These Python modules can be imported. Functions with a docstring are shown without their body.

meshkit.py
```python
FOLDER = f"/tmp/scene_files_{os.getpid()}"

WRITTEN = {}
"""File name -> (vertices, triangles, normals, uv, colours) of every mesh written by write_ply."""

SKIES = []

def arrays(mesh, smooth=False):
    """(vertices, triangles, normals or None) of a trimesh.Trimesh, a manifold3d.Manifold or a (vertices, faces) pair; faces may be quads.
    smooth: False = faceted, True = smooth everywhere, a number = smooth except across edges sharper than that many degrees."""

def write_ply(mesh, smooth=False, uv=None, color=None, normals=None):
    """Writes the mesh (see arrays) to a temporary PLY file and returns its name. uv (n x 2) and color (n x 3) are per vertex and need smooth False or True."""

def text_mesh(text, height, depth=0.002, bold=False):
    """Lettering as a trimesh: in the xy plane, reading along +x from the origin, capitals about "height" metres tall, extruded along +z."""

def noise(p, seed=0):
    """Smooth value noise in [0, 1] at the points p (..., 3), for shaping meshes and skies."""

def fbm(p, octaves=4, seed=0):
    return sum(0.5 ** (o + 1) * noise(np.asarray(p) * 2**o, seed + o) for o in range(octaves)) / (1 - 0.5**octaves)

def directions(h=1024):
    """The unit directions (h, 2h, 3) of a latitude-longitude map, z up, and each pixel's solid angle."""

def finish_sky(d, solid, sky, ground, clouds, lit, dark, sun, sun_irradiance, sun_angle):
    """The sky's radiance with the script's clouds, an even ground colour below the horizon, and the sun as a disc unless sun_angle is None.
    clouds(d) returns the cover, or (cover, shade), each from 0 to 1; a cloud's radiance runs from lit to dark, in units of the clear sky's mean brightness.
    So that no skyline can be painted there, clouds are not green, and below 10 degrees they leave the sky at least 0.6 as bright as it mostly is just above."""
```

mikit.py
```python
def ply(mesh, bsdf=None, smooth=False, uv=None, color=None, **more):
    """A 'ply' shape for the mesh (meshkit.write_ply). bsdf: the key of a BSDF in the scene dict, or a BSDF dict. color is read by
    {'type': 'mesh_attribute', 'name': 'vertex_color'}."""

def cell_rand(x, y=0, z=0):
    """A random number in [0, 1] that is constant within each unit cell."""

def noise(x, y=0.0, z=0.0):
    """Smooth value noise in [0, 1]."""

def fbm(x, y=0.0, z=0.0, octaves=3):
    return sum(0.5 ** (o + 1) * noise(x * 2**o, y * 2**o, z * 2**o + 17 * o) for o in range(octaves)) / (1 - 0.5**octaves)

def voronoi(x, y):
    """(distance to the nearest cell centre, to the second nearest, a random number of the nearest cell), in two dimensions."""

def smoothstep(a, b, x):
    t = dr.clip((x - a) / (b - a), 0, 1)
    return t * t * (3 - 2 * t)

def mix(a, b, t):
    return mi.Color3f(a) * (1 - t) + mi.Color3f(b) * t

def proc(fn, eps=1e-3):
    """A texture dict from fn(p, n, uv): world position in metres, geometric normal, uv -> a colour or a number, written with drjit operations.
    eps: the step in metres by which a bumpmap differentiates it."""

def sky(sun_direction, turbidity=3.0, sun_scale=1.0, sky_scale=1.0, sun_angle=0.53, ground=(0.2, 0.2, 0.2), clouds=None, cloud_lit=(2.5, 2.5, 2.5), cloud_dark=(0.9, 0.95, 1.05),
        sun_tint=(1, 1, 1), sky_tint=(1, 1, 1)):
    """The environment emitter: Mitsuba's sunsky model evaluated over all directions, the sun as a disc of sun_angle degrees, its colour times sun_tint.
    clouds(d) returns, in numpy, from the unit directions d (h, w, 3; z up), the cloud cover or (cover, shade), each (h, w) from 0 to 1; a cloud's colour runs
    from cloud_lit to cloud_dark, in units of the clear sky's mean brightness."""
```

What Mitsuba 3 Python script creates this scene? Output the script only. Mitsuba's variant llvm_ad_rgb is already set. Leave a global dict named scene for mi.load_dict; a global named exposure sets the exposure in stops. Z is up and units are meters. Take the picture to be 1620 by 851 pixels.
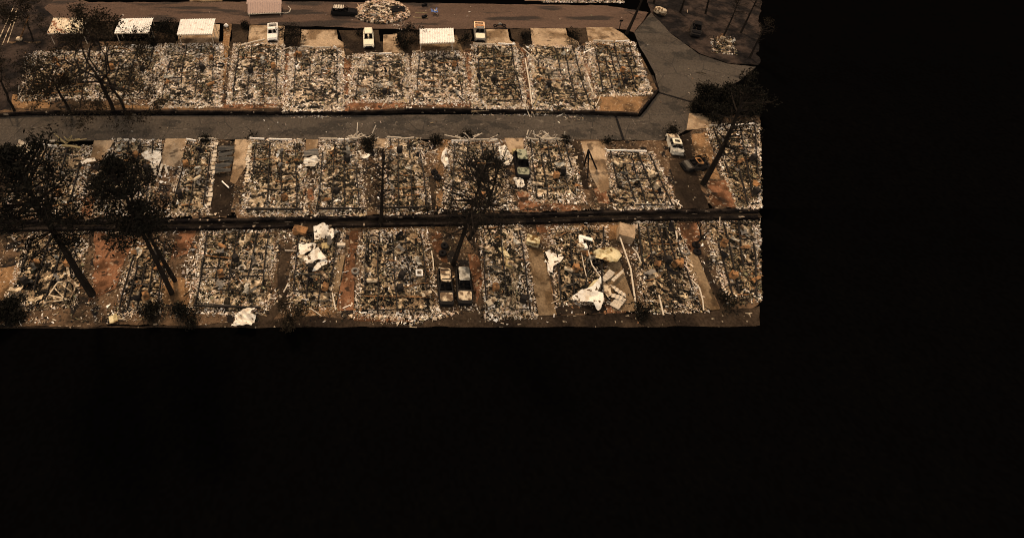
import math, random
import numpy as np, trimesh, shapely
import mitsuba as mi, mikit, meshkit
import drjit as dr
import manifold3d as m3
from shapely.geometry import Polygon

T = mi.ScalarTransform4f
rng = np.random.default_rng(11)
scene, labels = {}, {}

# ------------------------------------------------------------------ camera, light, exposure
F, CU, CV, CAMH = 840.0, 600.0, 258.0, 52.0          # focal length in photo pixels, optical centre, height above the road
FW, FH = 1620.0, 851.0
PITCH = math.radians(45.0)
scene['camera'] = {'type': 'perspective', 'fov': math.degrees(2 * math.atan(FW / 2 / F)), 'fov_axis': 'x',
                   'principal_point_offset_x': (FW / 2 - CU) / FW, 'principal_point_offset_y': (FH / 2 - CV) / FH,
                   'near_clip': 0.5, 'far_clip': 9000.0,
                   'to_world': T().look_at(origin=[0, 0, CAMH], target=[0, math.cos(PITCH), CAMH - math.sin(PITCH)], up=[0, 0, 1])}
scene['sky'] = mikit.sky((-0.30, 0.62, 0.72), turbidity=6, sun_scale=0.42, sun_angle=9, clouds=lambda d: 1.0,
                         cloud_lit=(1.25, 1.13, 1.0), cloud_dark=(1.0, 0.9, 0.8), sun_tint=(1.0, 0.895, 0.765), ground=(0.03, 0.03, 0.03))
exposure = 2.9

# ------------------------------------------------------------------ terrain and the way from a photo point to the ground
SP, CP = math.sin(PITCH), math.cos(PITCH)


def ray(u, v):
    a, b = (u - CU) / F, (v - CV) / F
    return np.array([a, CP - b * SP, -SP - b * CP])


def flat(u, v, z):
    d = ray(u, v)
    return np.array([0, 0, CAMH]) + d * ((z - CAMH) / d[2])


LOW, HIGH = -1.0, 0.55
WB = np.array([flat(u, v, 0.0) for u, v in [(-300, 352), (-60, 349), (120, 348), (330, 347), (480, 344), (600, 342), (720, 340), (840, 338), (960, 334), (1080, 332), (1260, 330), (1700, 326)]])
WA = np.array([flat(u, v, HIGH) for u, v in [(-300, 182), (-60, 180), (0, 179), (90, 175), (240, 175), (400, 176), (540, 177), (600, 175), (650, 172), (720, 172), (840, 174), (940, 176), (1010, 179)]])
WA_SIDE = np.array([flat(u, v, HIGH) for u, v in [(1010, 179), (1040, 141), (1030, 118), (1006, 72)]])
_far = flat(500, 66, HIGH)[1]
BLOCK = Polygon([*WA[:, :2].tolist(), *WA_SIDE[1:, :2].tolist(), (WA_SIDE[-1, 0], _far), (WA[0, 0] - 30, _far), (WA[0, 0] - 30, WA[0, 1])]).buffer(0)


def yb(x):
    return np.interp(x, WB[:, 0], WB[:, 1])


def ya(x):
    return np.interp(x, WA[:, 0], WA[:, 1])


XE = float(flat(1203, 331, 0.0)[0])


def bank(x):
    """How wide the slope between the two lower levels is: none at the wall, a long bank beyond its right end."""
    return np.clip((np.asarray(x, float) - XE) / 8, 0, 1) * 7


def terrain(x, y):
    x, y = np.asarray(x, float), np.asarray(y, float)
    t = np.clip((y - ya(x) - 2) / 14, 0, 1)
    z = np.where(y < yb(x), np.maximum(LOW, LOW * np.clip((yb(x) - y) / np.maximum(bank(x), 1e-6), 0, 1)), 0.5 * t * t * (3 - 2 * t))
    return np.where(shapely.contains_xy(BLOCK, x, y), HIGH, z)


def at(u, v, up=0.0):
    z = 0.0
    for _ in range(6):
        p = flat(u, v, z + up)
        z = float(terrain(p[0], p[1]))
    return flat(u, v, z + up)


def above(base, u, v):
    """The point seen at u, v in the upright plane through base that faces the camera's way."""
    d = ray(u, v)
    return np.array([0, 0, CAMH]) + d * (base[1] / d[1])


def world(px, up=0.0):
    return np.array([at(u, v, up) for u, v in px])


# ------------------------------------------------------------------ entries and names
def numbered(key):
    if not any(k == key or k.startswith(key + '__') for k in taken):
        taken.add(key)
        return key
    n = 1
    while f'{key}_{n:03d}' in taken:
        n += 1
    taken.add(f'{key}_{n:03d}')
    return f'{key}_{n:03d}'


taken = set()


def thing(name, label, cat, group=None):
    k = numbered(name)
    labels[k] = {'label': label, 'category': cat}
    if group:
        labels[k]['group'] = group
    return k


def part(parent, name, mesh, bsdf, smooth=False, color=None, kind=None, label=None):
    k = numbered(parent + '__' + name)
    scene[k] = mikit.ply(mesh, bsdf, smooth=smooth, color=color)
    if kind or label:
        labels[k] = {}
        if kind:
            labels[k]['kind'] = kind
        if label:
            labels[k]['label'] = label
    return k


def solo(name, label, cat, mesh, bsdf, smooth=False, color=None, group=None, kind=None):
    k = thing(name, label, cat, group)
    scene[k] = mikit.ply(mesh, bsdf, smooth=smooth, color=color)
    if kind:
        labels[k]['kind'] = kind
    return k


def struct(name, mesh, bsdf, label=None, smooth=False):
    k = numbered(name)
    scene[k] = mikit.ply(mesh, bsdf, smooth=smooth)
    labels[k] = {'kind': 'structure', 'label': label or name.replace('_', ' '), 'category': 'ground'}
    return k


# ------------------------------------------------------------------ materials
fbm, noise, smoothstep, mix, vor, crand = mikit.fbm, mikit.noise, mikit.smoothstep, mikit.mix, mikit.voronoi, mikit.cell_rand


def diffuse(key, fn_or_rgb, bump=None):
    col = mikit.proc(fn_or_rgb) if callable(fn_or_rgb) else {'type': 'rgb', 'value': list(fn_or_rgb)}
    scene[key] = {'type': 'twosided', 'bsdf': {'type': 'diffuse', 'reflectance': col}}


def grain(p, s):
    return noise(p.x * s, p.y * s, p.z * s)


def f_char(p, n, uv):
    t = fbm(p.x * 0.35, p.y * 0.35, 3.0, 4)
    c = mix((0.0009, 0.0008, 0.0008), (0.0011, 0.0010, 0.0010), t)
    return c * (0.8 + 0.4 * grain(p, 3.1))


def f_forest(p, n, uv):
    t = fbm(p.x * 0.5, p.y * 0.5, 9.0, 4)
    c = mix((0.010, 0.0085, 0.008), (0.034, 0.024, 0.019), smoothstep(0.3, 0.72, t))
    return c * (0.6 + 0.8 * grain(p, 2.7))


def f_soil(p, n, uv):
    t = fbm(p.x * 0.45, p.y * 0.45, 1.0, 4)
    c = mix((0.026, 0.018, 0.012), (0.085, 0.052, 0.030), smoothstep(0.3, 0.7, t))
    c = mix(c, (0.012, 0.010, 0.009), smoothstep(0.58, 0.7, fbm(p.x * 0.8 + 40, p.y * 0.8, 4.0, 3)))
    sp = smoothstep(0.78, 0.86, grain(p, 4.3))
    c = mix(c, (0.24, 0.18, 0.12), sp * 0.7)
    return c * (0.65 + 0.7 * grain(p, 6.1))


def f_red(p, n, uv):
    t = fbm(p.x * 0.7, p.y * 0.7, 2.0, 4)
    c = mix((0.052, 0.025, 0.013), (0.150, 0.070, 0.036), smoothstep(0.3, 0.66, t))
    c = mix(c, (0.26, 0.19, 0.125), smoothstep(0.64, 0.78, grain(p, 3.7)) * smoothstep(0.35, 0.6, fbm(p.x * 0.6 + 70, p.y * 0.6, 1.0, 3)) * 0.8)
    c = mix(c, (0.03, 0.018, 0.012), smoothstep(0.6, 0.74, fbm(p.x * 1.1 + 9, p.y * 1.1, 8.0, 3)))
    return c * (0.7 + 0.6 * grain(p, 7.0))


def f_brown(p, n, uv):
    t = fbm(p.x * 0.6, p.y * 0.6, 5.0, 4)
    c = mix((0.05, 0.030, 0.016), (0.17, 0.095, 0.045), smoothstep(0.3, 0.66, t))
    c = mix(c, (0.26, 0.18, 0.11), smoothstep(0.74, 0.84, grain(p, 3.9)) * 0.7)
    return c * (0.65 + 0.7 * grain(p, 6.4))


def f_road(p, n, uv):
    t = fbm(p.x * 0.12, p.y * 0.5, 1.0, 4)
    c = mix((0.040, 0.032, 0.025), (0.062, 0.050, 0.039), t)
    c = mix(c, (0.024, 0.021, 0.018), smoothstep(0.54, 0.70, fbm(p.x * 0.35 + 7, p.y * 0.6, 2.0, 4)) * 0.75)
    s, a, _ = vor(p.x * 0.22, p.y * 0.22)
    c = mix(c, (0.02, 0.018, 0.016), (1 - smoothstep(0.0, 0.035, a - s)) * 0.75)
    c = mix(c, (0.16, 0.13, 0.10), smoothstep(0.88, 0.93, grain(p, 3.3)) * 0.35)
    return c * (0.78 + 0.44 * grain(p, 5.6))


def f_road_far(p, n, uv):
    t = fbm(p.x * 0.10, p.y * 0.4, 6.0, 4)
    c = mix((0.050, 0.032, 0.023), (0.088, 0.056, 0.040), t)
    c = mix(c, (0.030, 0.023, 0.019), smoothstep(0.55, 0.72, fbm(p.x * 0.12 + 3, p.y * 0.5, 3.0, 4)))
    c = mix(c, (0.16, 0.11, 0.08), smoothstep(0.85, 0.9, grain(p, 2.9)) * 0.5)
    return c * (0.78 + 0.44 * grain(p, 5.1))


def f_dark_road(p, n, uv):
    t = fbm(p.x * 0.3, p.y * 0.3, 6.0, 4)
    c = mix((0.014, 0.010, 0.0075), (0.034, 0.023, 0.015), smoothstep(0.3, 0.7, t))
    c = mix(c, (0.2, 0.16, 0.11), smoothstep(0.9, 0.94, grain(p, 3.0)))
    return c * (0.65 + 0.7 * grain(p, 5.1))


def f_pad(p, n, uv):
    t = fbm(p.x * 0.5, p.y * 0.5, 1.0, 4)
    c = mix((0.13, 0.083, 0.046), (0.29, 0.205, 0.128), smoothstep(0.3, 0.65, t))
    c = mix(c, (0.06, 0.04, 0.025), smoothstep(0.62, 0.76, fbm(p.x * 0.9 + 31, p.y * 0.9, 2.0, 4)) * 0.8)
    return c * (0.72 + 0.56 * grain(p, 5.7))


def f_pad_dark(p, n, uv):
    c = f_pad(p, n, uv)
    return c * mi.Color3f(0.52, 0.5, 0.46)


def f_ash(dark, mid, light, k):
    def fn(p, n, uv):
        t = fbm(p.x * 0.9 + k, p.y * 0.9, 3.0, 4)
        c = mix(dark, mid, smoothstep(0.36, 0.55, t))
        w = fbm(p.x * 2.6 + 5 * k, p.y * 2.6, 1.0, 3)
        c = mix(c, light, smoothstep(0.56, 0.68, w))
        c = mix(c, dark, smoothstep(0.50, 0.60, fbm(p.x * 2.2 + 50 + k, p.y * 2.2, 1.0, 3)))
        return c * (0.45 + 1.1 * grain(p, 7.3))
    return fn


def f_rust_white(p, n, uv):
    t = fbm(p.x * 1.6, p.y * 1.6, p.z * 1.6, 4)
    c = mix((0.54, 0.49, 0.43), (0.68, 0.63, 0.56), grain(p, 2.0))
    c = mix(c, (0.34, 0.20, 0.12), smoothstep(0.64, 0.80, t) * 0.8)
    return c


def f_rust_tan(p, n, uv):
    t = fbm(p.x * 1.1, p.y * 1.1, p.z * 1.1, 4)
    c = mix((0.48, 0.38, 0.25), (0.64, 0.54, 0.40), grain(p, 2.0))
    return mix(c, (0.22, 0.10, 0.055), smoothstep(0.54, 0.70, t))


def f_sheet(p, n, uv):
    t = fbm(p.x * 2.0, p.y * 2.0, p.z * 2.0, 4)
    c = mix((0.40, 0.33, 0.25), (0.62, 0.56, 0.47), smoothstep(0.25, 0.6, t))
    return mix(c, (0.08, 0.05, 0.03), smoothstep(0.62, 0.70, fbm(p.x * 3 + 8, p.y * 3, p.z * 3, 3)))


def f_sheet_yellow(p, n, uv):
    t = fbm(p.x * 1.5, p.y * 1.5, p.z * 1.5, 4)
    c = mix((0.26, 0.20, 0.10), (0.48, 0.40, 0.24), smoothstep(0.3, 0.6, t))
    return mix(c, (0.10, 0.055, 0.02), smoothstep(0.54, 0.66, fbm(p.x * 2 + 8, p.y * 2, p.z * 2, 3)))


def f_rust(p, n, uv):
    t = fbm(p.x * 2.2, p.y * 2.2, p.z * 2.2, 4)
    return mix((0.06, 0.035, 0.02), (0.26, 0.13, 0.055), smoothstep(0.3, 0.65, t))


def f_burnt_paint(p, n, uv):
    t = fbm(p.x * 2.6, p.y * 2.6, p.z * 2.6, 4)
    c = mix((0.10, 0.065, 0.04), (0.46, 0.36, 0.24), smoothstep(0.38, 0.6, t))
    return c


def f_bark(p, n, uv):
    t = fbm(p.x * 3.0, p.y * 3.0, p.z * 0.8, 3)
    return mix((0.007, 0.0062, 0.0055), (0.024, 0.018, 0.014), t)


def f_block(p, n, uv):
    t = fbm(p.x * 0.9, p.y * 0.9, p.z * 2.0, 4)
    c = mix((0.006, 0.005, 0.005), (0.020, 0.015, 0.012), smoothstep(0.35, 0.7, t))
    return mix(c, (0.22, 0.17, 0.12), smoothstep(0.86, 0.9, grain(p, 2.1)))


diffuse('m_char', f_char)
diffuse('m_forest', f_forest)
diffuse('m_soil', f_soil)
diffuse('m_red', f_red)
diffuse('m_brown', f_brown)
diffuse('m_road', f_road)
diffuse('m_road_far', f_road_far)
diffuse('m_dark_road', f_dark_road)
diffuse('m_pad', f_pad)
diffuse('m_pad_dark', f_pad_dark)
diffuse('m_ash_pale', f_ash((0.018, 0.015, 0.012), (0.34, 0.255, 0.175), (0.58, 0.48, 0.375), 0.0))
diffuse('m_ash_tan', f_ash((0.014, 0.012, 0.009), (0.23, 0.165, 0.10), (0.46, 0.365, 0.25), 11.0))
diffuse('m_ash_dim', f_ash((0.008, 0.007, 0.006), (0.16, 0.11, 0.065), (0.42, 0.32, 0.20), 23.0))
diffuse('m_roof_white', f_rust_white)
diffuse('m_roof_tan', f_rust_tan)
diffuse('m_roof_pink', (0.27, 0.19, 0.155))
diffuse('m_sheet', f_sheet)
diffuse('m_sheet_yellow', f_sheet_yellow)
diffuse('m_rust', f_rust)
diffuse('m_burnt_paint', f_burnt_paint)
diffuse('m_bark', f_bark)
diffuse('m_block', f_block)
diffuse('m_needle', (0.010, 0.0088, 0.0068))
diffuse('m_leaf_brown', (0.020, 0.015, 0.010))
diffuse('m_soot', (0.010, 0.009, 0.009))
diffuse('m_steel_dark', (0.020, 0.017, 0.015))
diffuse('m_white', (0.66, 0.60, 0.52))
diffuse('m_pale', (0.42, 0.35, 0.265))
diffuse('m_green_burnt', lambda p, n, uv: mix((0.05, 0.052, 0.036), (0.24, 0.23, 0.155), smoothstep(0.35, 0.62, fbm(p.x * 3, p.y * 3, p.z * 3, 4))))
diffuse('m_wreck_grey', lambda p, n, uv: mix((0.10, 0.088, 0.07), (0.36, 0.325, 0.265), smoothstep(0.32, 0.6, fbm(p.x * 2, p.y * 2, p.z * 2, 4))))
diffuse('m_roof_grey', (0.075, 0.066, 0.055))
diffuse('m_grey', (0.15, 0.13, 0.108))
diffuse('m_cream', (0.60, 0.52, 0.38))
diffuse('m_orange', (0.50, 0.20, 0.07))
diffuse('m_peach', (0.72, 0.46, 0.26))
diffuse('m_blue', (0.10, 0.16, 0.36))
diffuse('m_yellow', (0.30, 0.225, 0.11))
diffuse('m_chips', (0.5, 0.5, 0.5))
scene['m_chips'] = {'type': 'twosided', 'bsdf': {'type': 'diffuse', 'reflectance': {'type': 'mesh_attribute', 'name': 'vertex_color'}}}


# ------------------------------------------------------------------ mesh helpers
BOXV = np.array([[x, y, z] for x in (-.5, .5) for y in (-.5, .5) for z in (-.5, .5)])
BOXF = np.array([[0, 1, 3], [0, 3, 2], [4, 6, 7], [4, 7, 5], [0, 4, 5], [0, 5, 1], [2, 3, 7], [2, 7, 6], [0, 2, 6], [0, 6, 4], [1, 5, 7], [1, 7, 3]])


def rot(yaw, pitch=0, roll=0):
    """Many rotation matrices at once."""
    yaw, pitch, roll = np.broadcast_arrays(np.asarray(yaw, float), pitch, roll)
    cy, sy, cp, sp, cr, sr = np.cos(yaw), np.sin(yaw), np.cos(pitch), np.sin(pitch), np.cos(roll), np.sin(roll)
    o, l = np.zeros_like(cy), np.ones_like(cy)
    rz = np.stack([cy, -sy, o, sy, cy, o, o, o, l], -1).reshape(*cy.shape, 3, 3)
    ry = np.stack([cp, o, sp, o, l, o, -sp, o, cp], -1).reshape(*cy.shape, 3, 3)
    rx = np.stack([l, o, o, o, cr, -sr, o, sr, cr], -1).reshape(*cy.shape, 3, 3)
    return rz @ ry @ rx


def boxes(c, size, yaw, pitch, roll, shear=None):
    """N boxes as one mesh: centres (N,3), sizes (N,3)."""
    c, size = np.asarray(c, float), np.asarray(size, float)
    v = BOXV[None] * size[:, None]
    if shear is not None:                                     # ragged chips: corners pulled about in their own plane
        v = v + (shear * size[:, None] * np.array([1, 1, 0.0]))
    v = np.einsum('nij,nkj->nki', rot(yaw, pitch, roll), v) + c[:, None]
    f = BOXF[None] + 8 * np.arange(len(c))[:, None, None]
    return v.reshape(-1, 3), f.reshape(-1, 3)


def box(c, size, yaw=0., pitch=0., roll=0.):
    return boxes([c], [size], [yaw], [pitch], [roll])


def bar(a, b, w, h=None):
    """A square bar between two points."""
    a, b = np.asarray(a, float), np.asarray(b, float)
    d = b - a
    L = np.linalg.norm(d)
    return boxes([(a + b) / 2], [[L, w, h or w]], [math.atan2(d[1], d[0])], [-math.asin(np.clip(d[2] / L, -1, 1))], [0.0])


def joined(ms):
    v, f, k = [], [], 0
    for a, b in ms:
        a = np.asarray(a)
        v.append(a)
        f.append(np.asarray(b) + k)
        k += len(a)
    return np.vstack(v), np.vstack(f)


def tube(pts, rad, sides=6):
    p = np.asarray(pts, float)
    r = np.broadcast_to(np.asarray(rad, float), (len(p),))
    t = np.gradient(p, axis=0)
    t /= np.linalg.norm(t, axis=1, keepdims=True) + 1e-12
    a = np.cross(t, np.where(np.abs(t[:, 2:]) < 0.9, [0, 0, 1.0], [1.0, 0, 0]))
    a /= np.linalg.norm(a, axis=1, keepdims=True) + 1e-12
    b = np.cross(t, a)
    ang = np.arange(sides) * 2 * np.pi / sides
    v = p[:, None] + r[:, None, None] * (np.cos(ang)[None, :, None] * a[:, None] + np.sin(ang)[None, :, None] * b[:, None])
    i, j = np.meshgrid(np.arange(len(p) - 1), np.arange(sides), indexing='ij')
    i, j = i.ravel(), j.ravel()
    q = np.stack([i * sides + j, i * sides + (j + 1) % sides, (i + 1) * sides + (j + 1) % sides, (i + 1) * sides + j], -1)
    fan = [[0, k + 1, k] for k in range(1, sides - 1)]
    top = (len(p) - 1) * sides
    fan2 = [[top, top + k, top + k + 1] for k in range(1, sides - 1)]
    return v.reshape(-1, 3), np.vstack([q[:, [0, 1, 2]], q[:, [0, 2, 3]], fan, fan2])


def arr(m):
    q = m.to_mesh()
    return np.array(q.vert_properties[:, :3], float), np.array(q.tri_verts, int)


def ragged(xy, amp, step=0.5, seed=0):
    """The outline with every edge divided and pulled about."""
    out, n = [], len(xy)
    for i in range(n):
        a, b = np.asarray(xy[i][:2]), np.asarray(xy[(i + 1) % n][:2])
        k = max(1, int(np.linalg.norm(b - a) / step))
        out += [a + (b - a) * j / k for j in range(k)]
    out = np.array(out)
    if amp:
        q = np.c_[out * 0.55, np.full(len(out), seed * 3.7)]
        out = out + amp * 2 * np.c_[meshkit.fbm(q, 3, seed) - 0.5, meshkit.fbm(q + 91.3, 3, seed + 5) - 0.5]
    return out


def drape(px, lift, thick=0.03, amp=0.0, seed=0, step=1.2, xy=None, cut=None):
    """A sheet that lies on the ground, its outline given in photo points."""
    xy = world(px)[:, :2] if xy is None else np.asarray(xy)
    poly = Polygon(ragged(xy, amp, 0.5 if amp else 1.5, seed)).buffer(0)
    if cut is not None:
        poly = poly.difference(cut)
    rings = []
    for g in getattr(poly, 'geoms', [poly]):
        rings += [np.array(g.exterior.coords)[:-1]] + [np.array(r.coords)[:-1] for r in g.interiors]
    m = m3.CrossSection(rings, m3.FillRule.EvenOdd).extrude(thick).refine_to_length(step)
    v, f = arr(m)
    v[:, 2] += terrain(v[:, 0], v[:, 1]) + lift - thick
    return v, f


# ------------------------------------------------------------------ the ground
def ground_mesh():
    xs = np.unique(np.r_[-4000, -1500, -600, np.linspace(-320, -80, 13), np.arange(-80, 140, 1.0), np.linspace(140, 320, 10), 600, 1500, 4000])
    b, a = yb(xs), ya(xs)
    rows = [(np.full_like(xs, y), np.full_like(xs, LOW)) for y in (-4000, -1000, -200, -40, 0, 15)]
    for t in np.linspace(0.15, 1, 8):
        rows.append((15 + (b - 0.02 - bank(xs) - 15) * t, np.full_like(xs, LOW)))
    rows.append((b, np.zeros_like(xs)))
    for t in np.linspace(0.1, 1, 10):
        y = b + (a + 2 - b) * t
        rows.append((y, np.zeros_like(xs)))
    for d in np.linspace(2.5, 16, 28):
        t = np.clip((d - 2) / 14, 0, 1)
        rows.append((a + d, np.full_like(xs, 0.5 * t * t * (3 - 2 * t))))
    for d in (20, 30, 50, 80, 140, 300, 900, 4000):
        rows.append((a + d, np.full_like(xs, 0.5)))
    v = np.stack([np.c_[xs, y, z] for y, z in rows]).reshape(-1, 3)
    n = len(xs)
    i, j = np.meshgrid(np.arange(len(rows) - 1), np.arange(n - 1), indexing='ij')
    i, j = i.ravel(), j.ravel()
    q = np.stack([i * n + j, i * n + j + 1, (i + 1) * n + j + 1, (i + 1) * n + j], -1)
    return v, np.vstack([q[:, [0, 1, 2]], q[:, [0, 2, 3]]])


struct('ground', ground_mesh(), 'm_char', 'black charred open ground reaching out round the burned streets')
_ring = np.array(BLOCK.exterior.coords)[:-1]
_slab = arr(m3.CrossSection([_ring], m3.FillRule.EvenOdd).extrude(0.8).translate([0, 0, HIGH - 0.8]))
struct('terrace', _slab, 'm_soil', 'raised terrace of scorched soil carrying the far row of burned houses')

SOILS = [  # bare scorched soil of the rows
    ('soil', [(-40, 232), (60, 233), (300, 222), (640, 221), (840, 221), (1075, 223), (1092, 205), (1150, 182), (1202, 181), (1201, 200), (1201, 328), (1080, 330), (960, 332), (840, 336), (600, 340), (330, 345), (120, 346), (-40, 347)], 'm_soil', 'scorched brown soil of the middle row of plots'),
    ('soil', [(-40, 362), (120, 361), (330, 360), (600, 356), (840, 351), (1080, 346), (1201, 344), (1203, 420), (1201, 484), (1130, 490), (960, 494), (860, 500), (560, 503), (300, 514), (150, 516), (-40, 516)], 'm_soil', 'scorched brown soil of the near row of plots'),
    ('forest_floor', [(1000, -60), (1030, 20), (1060, 52), (1105, 84), (1150, 100), (1200, 104), (1203, 40), (1200, -60)], 'm_forest', 'burned dark brown forest floor at the upper right'),
    ('forest_floor', [(-60, -40), (110, -40), (100, 20), (150, 36), (150, 60), (50, 86), (20, 174), (-60, 178)], 'm_forest', 'burned dark brown verge at the upper left'),
]
for i, (n, px, m, l) in enumerate(SOILS):
    struct(n, drape(px, 0.012, 0.03, 0.7, i + 1), m, l)

ROADS = [
    ('road', [(-60, 184), (100, 183), (300, 183), (540, 183), (760, 181), (900, 181), (1012, 185), (1043, 146), (1036, 118), (1012, 74), (1003, 52), (1030, 20), (1062, 54), (1105, 86), (1150, 101), (1196, 106), (1170, 128), (1116, 150), (1098, 178), (1088, 204), (1070, 216), (1046, 222), (900, 221), (640, 220), (300, 221), (100, 223), (60, 230), (-60, 233)], 'm_road', 'dull grey brown asphalt road between the far and middle rows, bending round at the right', 0.10),
    ('far_road', [(96, -8), (140, 4), (500, 3), (960, 9), (1026, 20), (1003, 52), (990, 47), (930, 44), (760, 46), (640, 47), (300, 36), (150, 33), (84, 27), (70, 12)], 'm_road_far', 'reddish brown asphalt road beyond the far row', 0.25),
    ('near_road', [(-40, 517), (150, 516), (300, 515), (425, 506), (480, 496), (560, 505), (640, 512), (705, 500), (745, 486), (760, 503), (850, 500), (1000, 495), (1110, 493), (1201, 484), (1203, 515), (1000, 517), (600, 517), (300, 518), (-40, 519)], 'm_dark_road', 'dark sooty asphalt along the lower edge of the near row', 0.25),
]
for i, (n, px, m, l, amp) in enumerate(ROADS):
    struct(n, drape(px, 0.022, 0.03, amp, 20 + i), m, l)

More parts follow.
